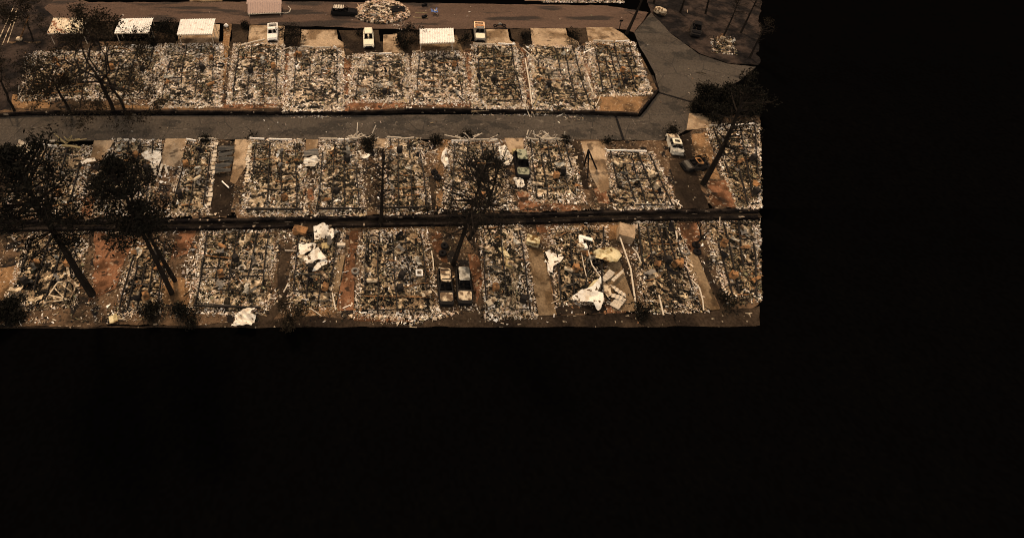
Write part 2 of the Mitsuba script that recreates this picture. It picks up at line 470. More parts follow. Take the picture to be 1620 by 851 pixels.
PATCH = [  # bare earth that shows no rubble: outline, material, name, raggedness
    ([(352, 158), (440, 156), (438, 172), (350, 171)], 'm_red', 0.35), ([(548, 156), (648, 158), (648, 170), (600, 172), (546, 175)], 'm_red', 0.35),
    ([(650, 160), (744, 160), (744, 169), (650, 169)], 'm_red', 0.35), ([(452, 85), (459, 85), (455, 172), (447, 172)], 'm_red', 0.3),
    ([(354, 38), (366, 38), (360, 100), (357, 118), (350, 150), (342, 148), (352, 90)], 'm_brown', 0.3), ([(736, 80), (744, 80), (750, 165), (742, 165)], 'm_red', 0.3),
    ([(824, 76), (832, 78), (842, 168), (832, 168)], 'm_red', 0.3), ([(915, 90), (928, 95), (946, 150), (940, 170), (932, 140)], 'm_red', 0.3),
    ([(944, 150), (1026, 152), (1008, 176), (942, 176)], 'm_brown', 0.3), ([(160, 166), (240, 168), (330, 168), (330, 172), (160, 172)], 'm_brown', 0.4),
    ([(20, 150), (80, 152), (78, 172), (18, 172)], 'm_brown', 0.4), ([(545, 90), (556, 100), (552, 150), (544, 150)], 'm_red', 0.3),
    ([(815, 302), (832, 302), (850, 320), (920, 326), (920, 332), (820, 334)], 'm_red', 0.4), ([(690, 222), (714, 222), (706, 245), (700, 330), (684, 332), (690, 280)], 'm_brown', 0.5),
    ([(120, 310), (150, 316), (152, 344), (128, 344)], 'm_red', 0.5), ([(475, 300), (497, 300), (497, 320), (474, 318)], 'm_red', 0.5),
    ([(556, 366), (574, 366), (562, 400), (560, 490), (533, 492), (545, 420)], 'm_red', 0.35), ([(150, 362), (210, 378), (206, 400), (180, 456), (142, 478), (150, 420)], 'm_red', 0.5),
    ([(275, 352), (310, 354), (305, 380), (298, 400), (272, 410)], 'm_red', 0.5), ([(250, 440), (300, 440), (300, 482), (258, 480)], 'm_brown', 0.5),
    ([(684, 370), (702, 368), (708, 420), (690, 410), (686, 390)], 'm_red', 0.4), ([(742, 400), (756, 402), (766, 440), (756, 480), (748, 440)], 'm_red', 0.4),
    ([(845, 352), (882, 352), (880, 366), (850, 368)], 'm_red', 0.4), ([(905, 352), (982, 350), (982, 378), (930, 378)], 'm_brown', 0.4),
    ([(1074, 352), (1108, 350), (1106, 396), (1086, 400)], 'm_red', 0.4), ([(1118, 285), (1150, 284), (1166, 330), (1128, 331)], 'm_red', 0.5),
    ([(1092, 212), (1120, 210), (1128, 250), (1140, 284), (1110, 280), (1098, 240)], 'm_brown', 0.5), ([(870, 410), (900, 420), (905, 470), (880, 480), (872, 450)], 'm_brown', 0.5),
    ([(0, 420), (30, 420), (34, 480), (0, 490)], 'm_brown', 0.6), ([(500, 352), (585, 352), (660, 350), (720, 350), (720, 362), (500, 366)], 'm_brown', 0.4),
    ([(905, 486), (990, 478), (992, 494), (905, 496)], 'm_red', 0.4), ([(940, 300), (956, 292), (966, 322), (948, 322)], 'm_red', 0.3),
    ([(480, 484), (535, 484), (532, 496), (470, 498)], 'm_brown', 0.4), ([(562, 494), (600, 498), (660, 508), (600, 509), (560, 507)], 'm_red', 0.3),
]
NOCHIP = []
for i, (px, m, amp) in enumerate(PATCH):
    nm = 'red_soil' if m != 'm_brown' else 'brown_soil'
    struct(nm, drape(px, 0.020 + 0.0006 * i, 0.03, amp, 40 + i), m, 'bare reddish soil between rubble' if m != 'm_brown' else 'bare brown soil between rubble')
    NOCHIP.append(Polygon(world(px)[:, :2]).buffer(-0.5))

DARKS = [  # tar drives, scorched beds
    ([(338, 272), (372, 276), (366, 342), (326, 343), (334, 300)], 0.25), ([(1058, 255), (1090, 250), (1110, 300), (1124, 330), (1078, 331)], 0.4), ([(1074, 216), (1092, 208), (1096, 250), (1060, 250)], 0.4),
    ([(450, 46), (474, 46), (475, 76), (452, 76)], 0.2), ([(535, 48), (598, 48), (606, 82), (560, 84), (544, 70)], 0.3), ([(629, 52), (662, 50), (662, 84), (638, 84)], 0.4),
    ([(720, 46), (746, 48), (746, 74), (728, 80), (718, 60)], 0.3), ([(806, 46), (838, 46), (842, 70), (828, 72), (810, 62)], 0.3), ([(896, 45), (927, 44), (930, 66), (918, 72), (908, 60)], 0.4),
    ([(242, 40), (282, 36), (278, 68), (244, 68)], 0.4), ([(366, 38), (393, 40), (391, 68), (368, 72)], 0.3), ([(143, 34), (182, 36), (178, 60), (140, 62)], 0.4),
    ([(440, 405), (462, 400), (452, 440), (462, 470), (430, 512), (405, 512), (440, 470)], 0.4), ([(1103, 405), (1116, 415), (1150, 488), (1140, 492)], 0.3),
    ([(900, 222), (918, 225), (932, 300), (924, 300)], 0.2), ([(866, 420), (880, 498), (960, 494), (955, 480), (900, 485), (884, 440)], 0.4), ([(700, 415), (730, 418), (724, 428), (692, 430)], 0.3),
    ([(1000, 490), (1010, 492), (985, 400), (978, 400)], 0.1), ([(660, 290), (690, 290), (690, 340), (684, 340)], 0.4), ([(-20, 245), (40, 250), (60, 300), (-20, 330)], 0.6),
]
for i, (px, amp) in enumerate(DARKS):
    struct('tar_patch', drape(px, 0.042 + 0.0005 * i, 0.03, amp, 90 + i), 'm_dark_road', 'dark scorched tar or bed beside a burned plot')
    NOCHIP.append(Polygon(world(px)[:, :2]).buffer(-0.3))

PADS = [  # concrete drives
    ([(395, 40), (450, 42), (448, 74), (392, 70)], 'm_pad'), ([(477, 48), (533, 48), (534, 62), (543, 68), (546, 92), (541, 92), (540, 76), (475, 76)], 'm_pad'),
    ([(606, 56), (628, 54), (629, 72), (640, 84), (606, 84)], 'm_pad'), ([(768, 47), (803, 47), (806, 64), (818, 76), (768, 72)], 'm_pad'),
    ([(839, 45), (895, 46), (898, 58), (914, 66), (918, 76), (842, 73)], 'm_pad'), ([(927, 44), (968, 44), (986, 54), (1000, 68), (932, 70)], 'm_pad'),
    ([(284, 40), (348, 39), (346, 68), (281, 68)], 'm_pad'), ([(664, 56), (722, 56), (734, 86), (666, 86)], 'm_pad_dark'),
    ([(1090, 180), (1143, 179), (1132, 202), (1086, 206)], 'm_pad'), ([(149, 223), (181, 222), (164, 252), (143, 252)], 'm_pad'),
    ([(262, 220), (297, 220), (284, 264), (254, 264)], 'm_pad'), ([(372, 221), (404, 221), (394, 256), (372, 292), (364, 288), (369, 262)], 'm_pad'),
    ([(484, 221), (504, 221), (500, 240), (484, 240)], 'm_pad'), ([(586, 220), (612, 220), (612, 234), (590, 236)], 'm_pad'),
    ([(798, 219), (828, 219), (828, 242), (806, 242)], 'm_pad'), ([(918, 224), (957, 224), (964, 300), (950, 306), (936, 280)], 'm_pad'),
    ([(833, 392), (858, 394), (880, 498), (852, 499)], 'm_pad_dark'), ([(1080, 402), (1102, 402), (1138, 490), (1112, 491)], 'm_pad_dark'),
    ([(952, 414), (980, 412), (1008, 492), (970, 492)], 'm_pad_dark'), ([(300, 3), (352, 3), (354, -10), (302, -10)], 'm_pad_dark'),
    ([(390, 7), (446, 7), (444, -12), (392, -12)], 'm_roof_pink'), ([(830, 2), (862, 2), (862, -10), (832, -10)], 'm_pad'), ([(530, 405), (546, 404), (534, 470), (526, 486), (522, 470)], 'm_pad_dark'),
    ([(1062, 330), (1076, 262), (1086, 262), (1090, 330)], 'm_dark_road'),
]
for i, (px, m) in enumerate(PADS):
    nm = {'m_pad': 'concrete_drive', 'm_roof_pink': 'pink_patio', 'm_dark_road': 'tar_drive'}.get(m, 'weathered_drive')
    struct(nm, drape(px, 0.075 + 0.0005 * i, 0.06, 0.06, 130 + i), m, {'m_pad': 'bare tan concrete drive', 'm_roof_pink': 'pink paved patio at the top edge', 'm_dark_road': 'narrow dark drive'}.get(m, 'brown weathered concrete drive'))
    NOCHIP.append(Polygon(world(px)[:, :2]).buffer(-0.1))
_no = shapely.union_all([g for g in NOCHIP if not g.is_empty])
ROADPOLY = shapely.union_all([Polygon(world(px)[:, :2]).buffer(0) for _, px, *_ in ROADS])

# ------------------------------------------------------------------ retaining walls
def block_wall(name, label, line, zlo, zhi, thick, side, course=0.22, length=0.45, cap=True):
    """Courses of uneven blocks along a line; each course one mesh of its blocks."""
    k = thing(name, label, 'retaining wall')
    seg = np.diff(line[:, :2], axis=0)
    cum = np.r_[0, np.cumsum(np.linalg.norm(seg, axis=1))]
    n_course = max(1, int(round((zhi - zlo) / course)))
    h = (zhi - zlo) / n_course
    for c in range(n_course):
        s = np.arange((c % 2) * length / 2, cum[-1] - length, length) + length / 2
        i = np.clip(np.searchsorted(cum, s) - 1, 0, len(seg) - 1)
        t = (s - cum[i]) / (cum[i + 1] - cum[i])
        p = line[i, :2] + seg[i] * t[:, None]
        yaw = np.arctan2(seg[i, 1], seg[i, 0])
        nrm = np.c_[np.sin(yaw), -np.cos(yaw)] * side
        p = p + nrm * (thick / 2 - 0.02 + rng.normal(0, 0.02, len(s))[:, None] - 0.03 * c)
        size = np.c_[np.full(len(s), length - 0.02) + rng.normal(0, 0.015, len(s)), np.full(len(s), thick), np.full(len(s), h - 0.012)]
        part(k, 'block_course', boxes(np.c_[p, np.full(len(s), zlo + h * (c + 0.5)) + rng.normal(0, 0.006, len(s))], size, yaw + rng.normal(0, 0.02, len(s)), 0 * yaw, 0 * yaw), 'm_block', kind='stuff')
    return k


wa = WA[1:]
block_wall('retaining_wall', 'long low blackened block wall holding up the far row above the road', wa, 0.0, HIGH + 0.06, 0.32, 1)
block_wall('retaining_wall', 'short blackened wall round the right corner plot of the far row', WA_SIDE[:3], 0.15, HIGH + 0.06, 0.3, 1)
_xe = XE
_wb = WB[(WB[:, 0] > -80) & (WB[:, 0] < _xe)]
_wb = np.vstack([_wb, [[_xe, float(yb(_xe)), 0]]])
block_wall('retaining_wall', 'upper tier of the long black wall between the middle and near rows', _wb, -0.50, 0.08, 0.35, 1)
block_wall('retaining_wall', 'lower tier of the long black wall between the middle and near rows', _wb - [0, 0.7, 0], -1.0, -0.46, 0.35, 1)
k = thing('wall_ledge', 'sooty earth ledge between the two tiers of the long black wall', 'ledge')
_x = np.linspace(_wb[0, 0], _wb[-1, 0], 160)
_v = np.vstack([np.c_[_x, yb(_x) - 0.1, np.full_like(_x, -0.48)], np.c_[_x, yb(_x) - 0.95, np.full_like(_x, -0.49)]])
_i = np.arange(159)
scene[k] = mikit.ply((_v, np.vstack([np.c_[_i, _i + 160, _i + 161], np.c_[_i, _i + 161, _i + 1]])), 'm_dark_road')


# ------------------------------------------------------------------ rubble chips
PAL = {
    'light': np.array([[0.60, 0.50, 0.39], [0.70, 0.62, 0.52], [0.46, 0.355, 0.25], [0.54, 0.42, 0.29], [0.40, 0.29, 0.18], [0.80, 0.73, 0.64], [0.55, 0.41, 0.32]]),
    'mid': np.array([[0.26, 0.175, 0.095], [0.20, 0.14, 0.08], [0.30, 0.22, 0.125], [0.17, 0.125, 0.08], [0.25, 0.125, 0.06], [0.20, 0.175, 0.10]]),
    'dark': np.array([[0.016, 0.013, 0.011], [0.030, 0.023, 0.016], [0.010, 0.009, 0.009], [0.045, 0.034, 0.022], [0.022, 0.022, 0.015]]),
}


TETRA = np.array([[1, 0, -.33], [-.5, .87, -.33], [-.5, -.87, -.33], [0, 0, 1.0]]) * [.55, .55, .5]
TETRAF = np.array([[0, 2, 1], [0, 1, 3], [1, 2, 3], [2, 0, 3]])


def chip_mesh(xy, z, big, light, dim, flat_tilt=0.4, sticks=0.05):
    """Broken shards and sticks. big: mean size in metres; light: share of pale pieces at each place (array)."""
    n = len(xy)
    L = np.clip(big * np.exp(rng.normal(0, 0.62, n)), 0.04, 0.5)
    r = rng.random(n)
    cls = np.where(r < light, 0, np.where(r < light + (1 - light) * 0.40, 1, 2))
    col = np.empty((n, 3))
    for c, nm in enumerate(('light', 'mid', 'dark')):
        m = cls == c
        col[m] = PAL[nm][rng.integers(0, len(PAL[nm]), m.sum())]
    col *= rng.uniform(0.65, 1.15, (n, 1)) * np.broadcast_to(dim, (n,))[:, None]
    st = rng.random(n) < sticks
    yaw, pt, rl = rng.uniform(0, 2 * np.pi, n), rng.normal(0, flat_tilt, n), rng.normal(0, flat_tilt, n)
    k = ~st
    sz = np.c_[L * 1.25, L * rng.uniform(.6, 1.1, n), L * rng.uniform(.15, .8, n)][k]
    v1 = TETRA[None] * sz[:, None] + rng.normal(0, .18, (k.sum(), 4, 3)) * sz[:, None]
    v1 = np.einsum('nij,nkj->nki', rot(yaw[k], pt[k], rl[k]), v1) + np.c_[xy[k], z[k] + L[k] * .12][:, None]
    f1 = TETRAF[None] + 4 * np.arange(k.sum())[:, None, None]
    w = 0.04 + 0.05 * rng.random(st.sum())
    Ls = L[st] * 3.2
    v2, f2 = boxes(np.c_[xy[st], z[st] + .03 + np.abs(np.sin(pt[st] * .5)) * Ls * .4], np.c_[Ls, w, w], yaw[st], pt[st] * .5, rl[st])
    return joined([(v1.reshape(-1, 3), f1.reshape(-1, 3)), (v2, f2)]), np.clip(np.vstack([np.repeat(col[k], 4, 0), np.repeat(col[st], 8, 0)]), .004, .9)


def clustered(xy, scale, seed):
    return meshkit.fbm(np.c_[xy * scale, np.full(len(xy), seed * 1.7)], 3, seed)


# ------------------------------------------------------------------ burned houses
HOUSEPOLY = []


def crumple(c, lx, ly, yaw, amp, seed, nx=5, ny=4):
    """A bent metal sheet with thickness."""
    g = np.stack(np.meshgrid(np.linspace(-.5, .5, nx), np.linspace(-.5, .5, ny), indexing='ij'), -1).reshape(-1, 2)
    r = np.random.default_rng(seed)
    z = amp * (meshkit.noise(np.c_[g * 2.3, np.full(len(g), seed)], seed) - 0.3) * 2 + amp * np.abs(g[:, 0]) * r.uniform(-1, 1.5)
    g = g * [lx, ly] + r.normal(0, 0.07, g.shape)
    ca, sa = math.cos(yaw), math.sin(yaw)
    xy = np.c_[g[:, 0] * ca - g[:, 1] * sa, g[:, 0] * sa + g[:, 1] * ca] + c[:2]
    z = z - z.min() * 0.6 + c[2]
    top = np.c_[xy, z]
    i, j = np.meshgrid(np.arange(nx - 1), np.arange(ny - 1), indexing='ij')
    a = (i * ny + j).ravel()
    q = np.stack([a, a + ny, a + ny + 1, a + 1], -1)
    f = np.vstack([q[:, [0, 1, 2]], q[:, [0, 2, 3]]])
    n = len(top)
    bot = top - [0, 0, 0.015]
    return np.vstack([top, bot]), np.vstack([f, f[:, ::-1] + n])


def house(label, px, tone='pale', light=0.5, dim=1.0, nbeam=4, njoist=9, front=False, seed=0, n=None, group=None, dark=0.0, size=0.135, back=False, sheets=5, skirt=None):
    k = thing('burned_house', label, 'burned house', group)
    W = world(px)
    TL, TR, BR, BL = W

    def bl(s, t):
        s, t = np.asarray(s, float)[..., None], np.asarray(t, float)[..., None]
        return (TL * (1 - s) + TR * s) * (1 - t) + (BL * (1 - s) + BR * s) * t

    HOUSEPOLY.append(Polygon(W[:, :2]).buffer(0))
    r = np.random.default_rng(100 + seed)
    wid, dep = np.linalg.norm(TR - TL), np.linalg.norm(TL - BL)
    # the bed of ash
    ns, nt = 40, 56
    s, t = np.meshgrid(np.linspace(-0.06, 1.06, ns), np.linspace(-0.04, 1.05, nt), indexing='ij')
    g = bl(s, t).reshape(-1, 3)
    wob = meshkit.fbm(np.c_[g[:, :2] * 0.5, np.full(len(g), seed)], 3, seed)
    edge = np.minimum(np.minimum(s + 0.06, 1.06 - s) * wid, np.minimum(t + 0.04, 1.05 - t) * dep).ravel()
    edge = np.clip((edge - 1.0 * wob) / 0.8, 0, 1)

    def bedz(xy):
        return 0.05 + 0.42 * meshkit.fbm(np.c_[xy * 0.8, np.full(len(xy), seed + 3.0)], 4, seed + 1) ** 1.4

    g[:, 2] += edge * bedz(g[:, :2]) - 0.08 * (1 - edge) - 0.02
    i, j = np.meshgrid(np.arange(ns - 1), np.arange(nt - 1), indexing='ij')
    a = (i * nt + j).ravel()
    q = np.stack([a, a + 1, a + nt + 1, a + nt], -1)
    part(k, 'ash_bed', (g, np.vstack([q[:, [0, 1, 2]], q[:, [0, 2, 3]]])), 'm_ash_' + tone)
    # the steel chassis
    sx = np.linspace(0.1, 0.9, nbeam) + r.normal(0, 0.015, nbeam)
    for x in sx:
        t0, t1 = r.uniform(0.0, 0.06), r.uniform(0.9, 0.99)
        tt = np.linspace(t0, t1, 7)
        g0, g1 = (0, 6) if r.random() < .4 else ((0, r.integers(3, 6)) if r.random() < .5 else (r.integers(1, 3), 6))
        p = bl(np.full(7, x) + np.cumsum(r.normal(0, 0.009, 7)), tt) + np.c_[np.zeros((7, 2)), (0.30 if tone == 'pale' else 0.40) + r.normal(0, 0.06, 7)]
        part(k, 'chassis_beam', joined([bar(p[m], p[m + 1], 0.11, 0.22) for m in range(g0, g1)]), 'm_steel_dark')
    for y in np.linspace(0.06, 0.94, njoist) + r.normal(0, 0.015, njoist):
        s0 = r.choice([0.08, 0.08, 0.3, 0.5, r.uniform(.08, .6)])
        s1 = min(.93, s0 + r.choice([.2, .3, .42, .42, .84]))
        yj = r.normal(0, .012)
        ss = np.linspace(s0, s1, 4)
        p = bl(ss, y + yj * np.arange(4) + r.normal(0, 0.008, 4)) + np.c_[np.zeros((4, 2)), (0.27 if tone == 'pale' else 0.36) + r.normal(0, 0.07, 4)]
        part(k, 'joist', joined([bar(p[m], p[m + 1], 0.08, 0.12) for m in range(3)]), ('m_steel_dark', 'm_steel_dark', 'm_rust', 'm_roof_grey')[r.integers(0, 4)])
    if front:
        s0, s1 = front if isinstance(front, tuple) else (0.0, 1.0)
        q = s0
        while q < s1 - .05:                               # the pale beam across the front, broken in places
            e = min(s1, q + r.uniform(.22, .6) * (s1 - s0))
            a, b = bl([q, e], r.normal(0, .006, 2)) + np.c_[np.zeros((2, 2)), .45 + r.normal(0, .08, 2)]
            part(k, 'front_beam', bar(a, b, r.uniform(.10, .16), 0.24), ('m_white', 'm_pale')[int(r.random() < .6)])
            q = e + r.uniform(.0, .10)
    if back:
        a, b = bl([0.05, 0.95], [0.97, 0.97]) + [0, 0, 0.42]
        part(k, 'rear_beam', bar(a, b, 0.16, 0.25), 'm_steel_dark')
    if skirt:                                             # fallen pale skirting boards down one side
        side, ta, tb = skirt
        tt = np.linspace(ta, tb, 16)
        p = bl(np.full(16, 1.0 if side == 'right' else 0.0) + r.normal(0, .012, 16), tt) + [0, 0, .22]
        d = BR - TR if side == 'right' else BL - TL
        for q in range(16):
            if r.random() < .88:
                part(k, 'skirting_board', box(p[q], [dep * (tb - ta) / 17 * r.uniform(.7, 1), r.uniform(.25, .65), .05], math.atan2(d[1], d[0]) + r.normal(0, .08), r.normal(0, .08), r.normal(0, .15)), ('m_pale', 'm_burnt_paint')[int(r.random() < .4)])
    # loose pieces
    n = n or int(wid * dep * 100)
    st = r.random((n, 2)) * [1.1, 1.08] + [-0.05, -0.04]
    xy = bl(st[:, 0], st[:, 1])[:, :2]
    _e = np.minimum(np.minimum(st[:, 0], 1 - st[:, 0]) * wid, np.minimum(st[:, 1], 1 - st[:, 1]) * dep)
    keep = (r.random(len(xy)) < np.clip((clustered(xy, .5, seed + 33) - .36) * 4.5, .10, 1)) | ((_e < .6) & (r.random(len(xy)) < .75))
    st, xy = st[keep], xy[keep]
    c = clustered(xy, 0.55, seed + 5)
    rim = np.minimum(np.minimum(st[:, 0], 1 - st[:, 0]) * wid, np.minimum(st[:, 1], 1 - st[:, 1]) * dep)
    c2 = clustered(xy, 0.20, seed + 51)
    rw = np.clip((clustered(xy, 0.5, seed + 71) - .36) * 5, 0, 1.3)
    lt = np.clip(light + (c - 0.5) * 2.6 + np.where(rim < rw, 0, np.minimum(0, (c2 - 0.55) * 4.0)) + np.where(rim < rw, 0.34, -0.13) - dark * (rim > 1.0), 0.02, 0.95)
    base = terrain(xy[:, 0], xy[:, 1]) + np.where(rim > 0.3, bedz(xy), 0.03)
    m, col = chip_mesh(xy, base, size, lt, dim)
    part(k, 'debris', m, 'm_chips', color=col, kind='stuff')
    # larger sheets and fittings
    for m in range(sheets):
        a, b = r.uniform(0.1, 0.9), r.uniform(0.08, 0.92)
        p = bl([a], [b])[0] + [0, 0, 0.45]
        part(k, 'metal_sheet', crumple(p, r.uniform(0.6, 1.5), r.uniform(0.3, 0.6), r.uniform(0, 3.1), 0.3, seed * 31 + m), ('m_grey', 'm_rust', 'm_soot', 'm_burnt_paint', 'm_roof_grey')[r.integers(0, 5)] if m < sheets - 1 else 'm_wreck_grey')
    for m in range(2):
        p = bl([r.uniform(0.15, 0.85)], [r.uniform(0.1, 0.9)])[0]
        b0 = box(p + [0, 0, 0.75], [0.65, 0.62, 0.8], r.uniform(0, 3), 0.1, 0.1)
        part(k, 'appliance', joined([b0, box(p + [0, 0, 1.17], [0.5, 0.45, 0.06], r.uniform(0, 3))]), ('m_steel_dark', 'm_burnt_paint', 'm_rust', 'm_rust')[r.integers(0, 4)])
    p = bl([r.uniform(0.1, 0.9)], [r.uniform(0.1, 0.9)])[0]
    a = r.uniform(0, 3)
    part(k, 'water_tank', tube([p + [-0.6 * math.cos(a), -0.6 * math.sin(a), 0.55], p + [0, 0, 0.58], p + [0.6 * math.cos(a), 0.6 * math.sin(a), 0.5]], 0.24, 10), ('m_burnt_paint', 'm_rust', 'm_burnt_paint')[r.integers(0, 3)], smooth=40)
    return k


G1, G2, G3 = 'burned houses of the far row', 'burned houses of the middle row', 'burned houses of the near row'
H1 = [
    ('dim burned house remains behind the leaning bare tree, leftmost of the far row', [(58, 84), (150, 84), (142, 152), (32, 158)], dict(tone='dim', light=0.3)),
    ('brownish burned house remains behind the trunk of the large forked tree', [(166, 76), (252, 74), (236, 152), (148, 156)], dict(tone='tan', light=0.36)),
    ('very pale burned house remains directly below the brightest of the white carports', [(264, 72), (350, 72), (346, 166), (242, 168)], dict(light=0.58)),
    ('pale burned house remains directly below the white pickup', [(372, 72), (447, 72), (446, 160), (362, 162)], dict(light=0.55)),
    ('pale burned house remains below the widest empty concrete drive of the far row', [(462, 78), (540, 78), (540, 172), (452, 173)], dict(light=0.56, front=(0.2, 0.9))),
    ('pale burned house remains directly below the cream pickup', [(562, 88), (642, 88), (648, 160), (554, 160)], dict(light=0.55, front=(0.3, 0.75))),
    ('pale burned house remains directly below the carport right of centre', [(656, 84), (728, 84), (742, 161), (651, 163)], dict(light=0.55)),
    ('dark burned house remains with ladder-like joists below the orange-bedded pickup', [(748, 73), (814, 73), (832, 168), (750, 170)], dict(tone='tan', light=0.34, njoist=15, nbeam=3, front=True, dark=0.1)),
    ('burned house remains second from the right end of the far row, with long dark beams', [(836, 75), (912, 76), (944, 170), (846, 172)], dict(tone='tan', light=0.36, nbeam=5)),
    ('burned house remains with a dark beam grid on the corner plot beside the road bend', [(930, 69), (1001, 69), (1028, 146), (946, 150)], dict(tone='tan', light=0.42, nbeam=6, njoist=11, front=(0.1, 0.95))),
]
H2 = [
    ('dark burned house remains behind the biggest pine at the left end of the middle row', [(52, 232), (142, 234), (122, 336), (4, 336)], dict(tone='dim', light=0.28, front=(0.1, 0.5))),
    ('burned house remains behind the twin-trunked pine, below a white folded sheet', [(180, 224), (252, 225), (240, 336), (150, 336)], dict(tone='tan', light=0.42, front=(0.1, 0.5))),
    ('narrow burned house remains with a long pale strip down its right side', [(296, 224), (343, 224), (330, 336), (268, 338)], dict(tone='tan', light=0.36, front=True, nbeam=3, skirt=('right', .05, .97))),
    ('burned house remains right of the grey fallen corrugated roof', [(396, 223), (478, 224), (484, 338), (386, 338)], dict(tone='tan', light=0.42, front=True, back=True, skirt=('left', .02, .6))),
    ('burned house remains left of the lone thin dead tree, edged by a white front beam', [(508, 223), (567, 223), (576, 337), (496, 337)], dict(tone='tan', light=0.4, front=True, back=True)),
    ('burned house remains behind the lone thin dead tree', [(612, 222), (666, 222), (682, 334), (604, 336)], dict(tone='tan', light=0.44, front=(0.0, 0.8), back=True)),
    ('burned house remains behind the crown of the leaning fine-needled pine', [(714, 226), (786, 224), (812, 328), (704, 326)], dict(tone='tan', light=0.45, front=True)),
    ('burned house remains right of the burned car with a speckled roof', [(832, 223), (898, 224), (924, 318), (840, 316)], dict(tone='tan', light=0.4, front=True, nbeam=5)),
    ('burned house remains below the trench marks of the road, left of the sunroofed car', [(958, 241), (1032, 244), (1072, 328), (976, 330)], dict(tone='dim', light=0.42, front=True, nbeam=5)),
    ('burned house remains at the right end of the middle row beyond the leaning trunk', [(1120, 202), (1199, 200), (1203, 324), (1166, 328)], dict(tone='dim', light=0.36, front=(0.0, 0.4))),
]
H3 = [
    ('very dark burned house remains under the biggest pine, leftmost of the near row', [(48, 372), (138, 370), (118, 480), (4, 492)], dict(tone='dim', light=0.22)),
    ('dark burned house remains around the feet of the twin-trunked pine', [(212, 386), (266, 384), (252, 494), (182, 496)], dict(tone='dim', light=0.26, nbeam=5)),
    ('tan burned house remains with square joist fields right of the twin-trunked pine', [(322, 366), (440, 364), (418, 494), (302, 490)], dict(tone='tan', light=0.42, njoist=7, nbeam=5, back=True)),
    ('dark burned house remains under the heap of crumpled white sheets', [(468, 368), (544, 362), (528, 484), (456, 486)], dict(tone='dim', light=0.26)),
    ('wide burned house remains left of the two burned cars parked side by side', [(572, 368), (672, 364), (692, 498), (566, 500)], dict(tone='dim', light=0.44, nbeam=5)),
    ('burned house remains right of the two burned cars parked side by side', [(760, 356), (826, 354), (846, 498), (770, 502)], dict(tone='tan', light=0.42, nbeam=3)),
    ('half cleared burned house remains strewn with fallen metal roofing', [(870, 362), (960, 360), (952, 476), (882, 480)], dict(tone='dim', light=0.3)),
    ('dark burned house remains right of the long slender fallen pole', [(1002, 354), (1070, 352), (1114, 488), (1016, 492)], dict(tone='dim', light=0.24, nbeam=5)),
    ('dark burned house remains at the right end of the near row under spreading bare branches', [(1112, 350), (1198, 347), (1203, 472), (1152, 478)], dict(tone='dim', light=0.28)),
]
H0 = [('pale burned house remains cut off by the top edge, beyond the far road', [(862, -30), (975, -28), (982, 4), (862, 3)], dict(tone='pale', light=0.5)),
      ('low pinkish burned ruin in the dark forest at the upper right', [(1124, 58), (1160, 60), (1164, 86), (1128, 84)], dict(tone='dim', light=0.04, nbeam=2, njoist=4, sheets=2, n=900))]
sd = 0
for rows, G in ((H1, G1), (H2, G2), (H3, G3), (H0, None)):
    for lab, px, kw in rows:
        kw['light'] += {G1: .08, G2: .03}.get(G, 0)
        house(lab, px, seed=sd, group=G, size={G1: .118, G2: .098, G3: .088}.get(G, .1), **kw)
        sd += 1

# rubble that fills the ground between the houses, far too much to count
ZONES = [
    ('pale ash and rubble strewn between the houses of the far row', [(40, 84), (256, 70), (360, 72), (450, 76), (560, 88), (740, 84), (830, 76), (1002, 70), (1032, 144), (1020, 152), (946, 158), (940, 176), (740, 170), (560, 174), (350, 168), (236, 170), (150, 160), (30, 164)], 5.5, 0.60, 1.0),
    ('tan rubble strewn between the houses of the middle row', [(20, 232), (140, 230), (300, 224), (640, 222), (905, 222), (1035, 244), (1076, 328), (1080, 330), (840, 334), (600, 339), (330, 343), (120, 344), (20, 344)], 4.5, 0.46, 1.0),
    ('tan rubble strewn at the right end of the middle row', [(1098, 206), (1200, 192), (1203, 326), (1166, 329), (1150, 290), (1122, 250)], 3.0, 0.45, 1.0),
    ('dull brown rubble strewn between the houses of the near row', [(0, 366), (300, 362), (600, 358), (840, 354), (1080, 350), (1202, 346), (1202, 484), (1120, 490), (860, 500), (700, 506), (560, 502), (420, 500), (0, 514)], 3.4, 0.36, 1.0),
    ('bright broken rubble heaped along the lower edge of the widest near house', [(560, 492), (700, 496), (748, 478), (756, 486), (720, 500), (650, 516), (600, 512)], 9.0, 0.62, 1.0),
    ('bright broken rubble round the feet of the near house right of the two cars', [(750, 420), (770, 440), (786, 500), (850, 480), (856, 506), (800, 515), (762, 500)], 7.0, 0.62, 1.0),
    ('pale rubble on the strip left of the tan near house', [(300, 370), (322, 366), (304, 490), (290, 480)], 6.0, 0.5, 1.0),
    ('tan rubble on the strip right of the tan near house', [(440, 366), (462, 370), (430, 440), (452, 470), (400, 512), (380, 500), (420, 492)], 6.0, 0.5, 1.0),
]
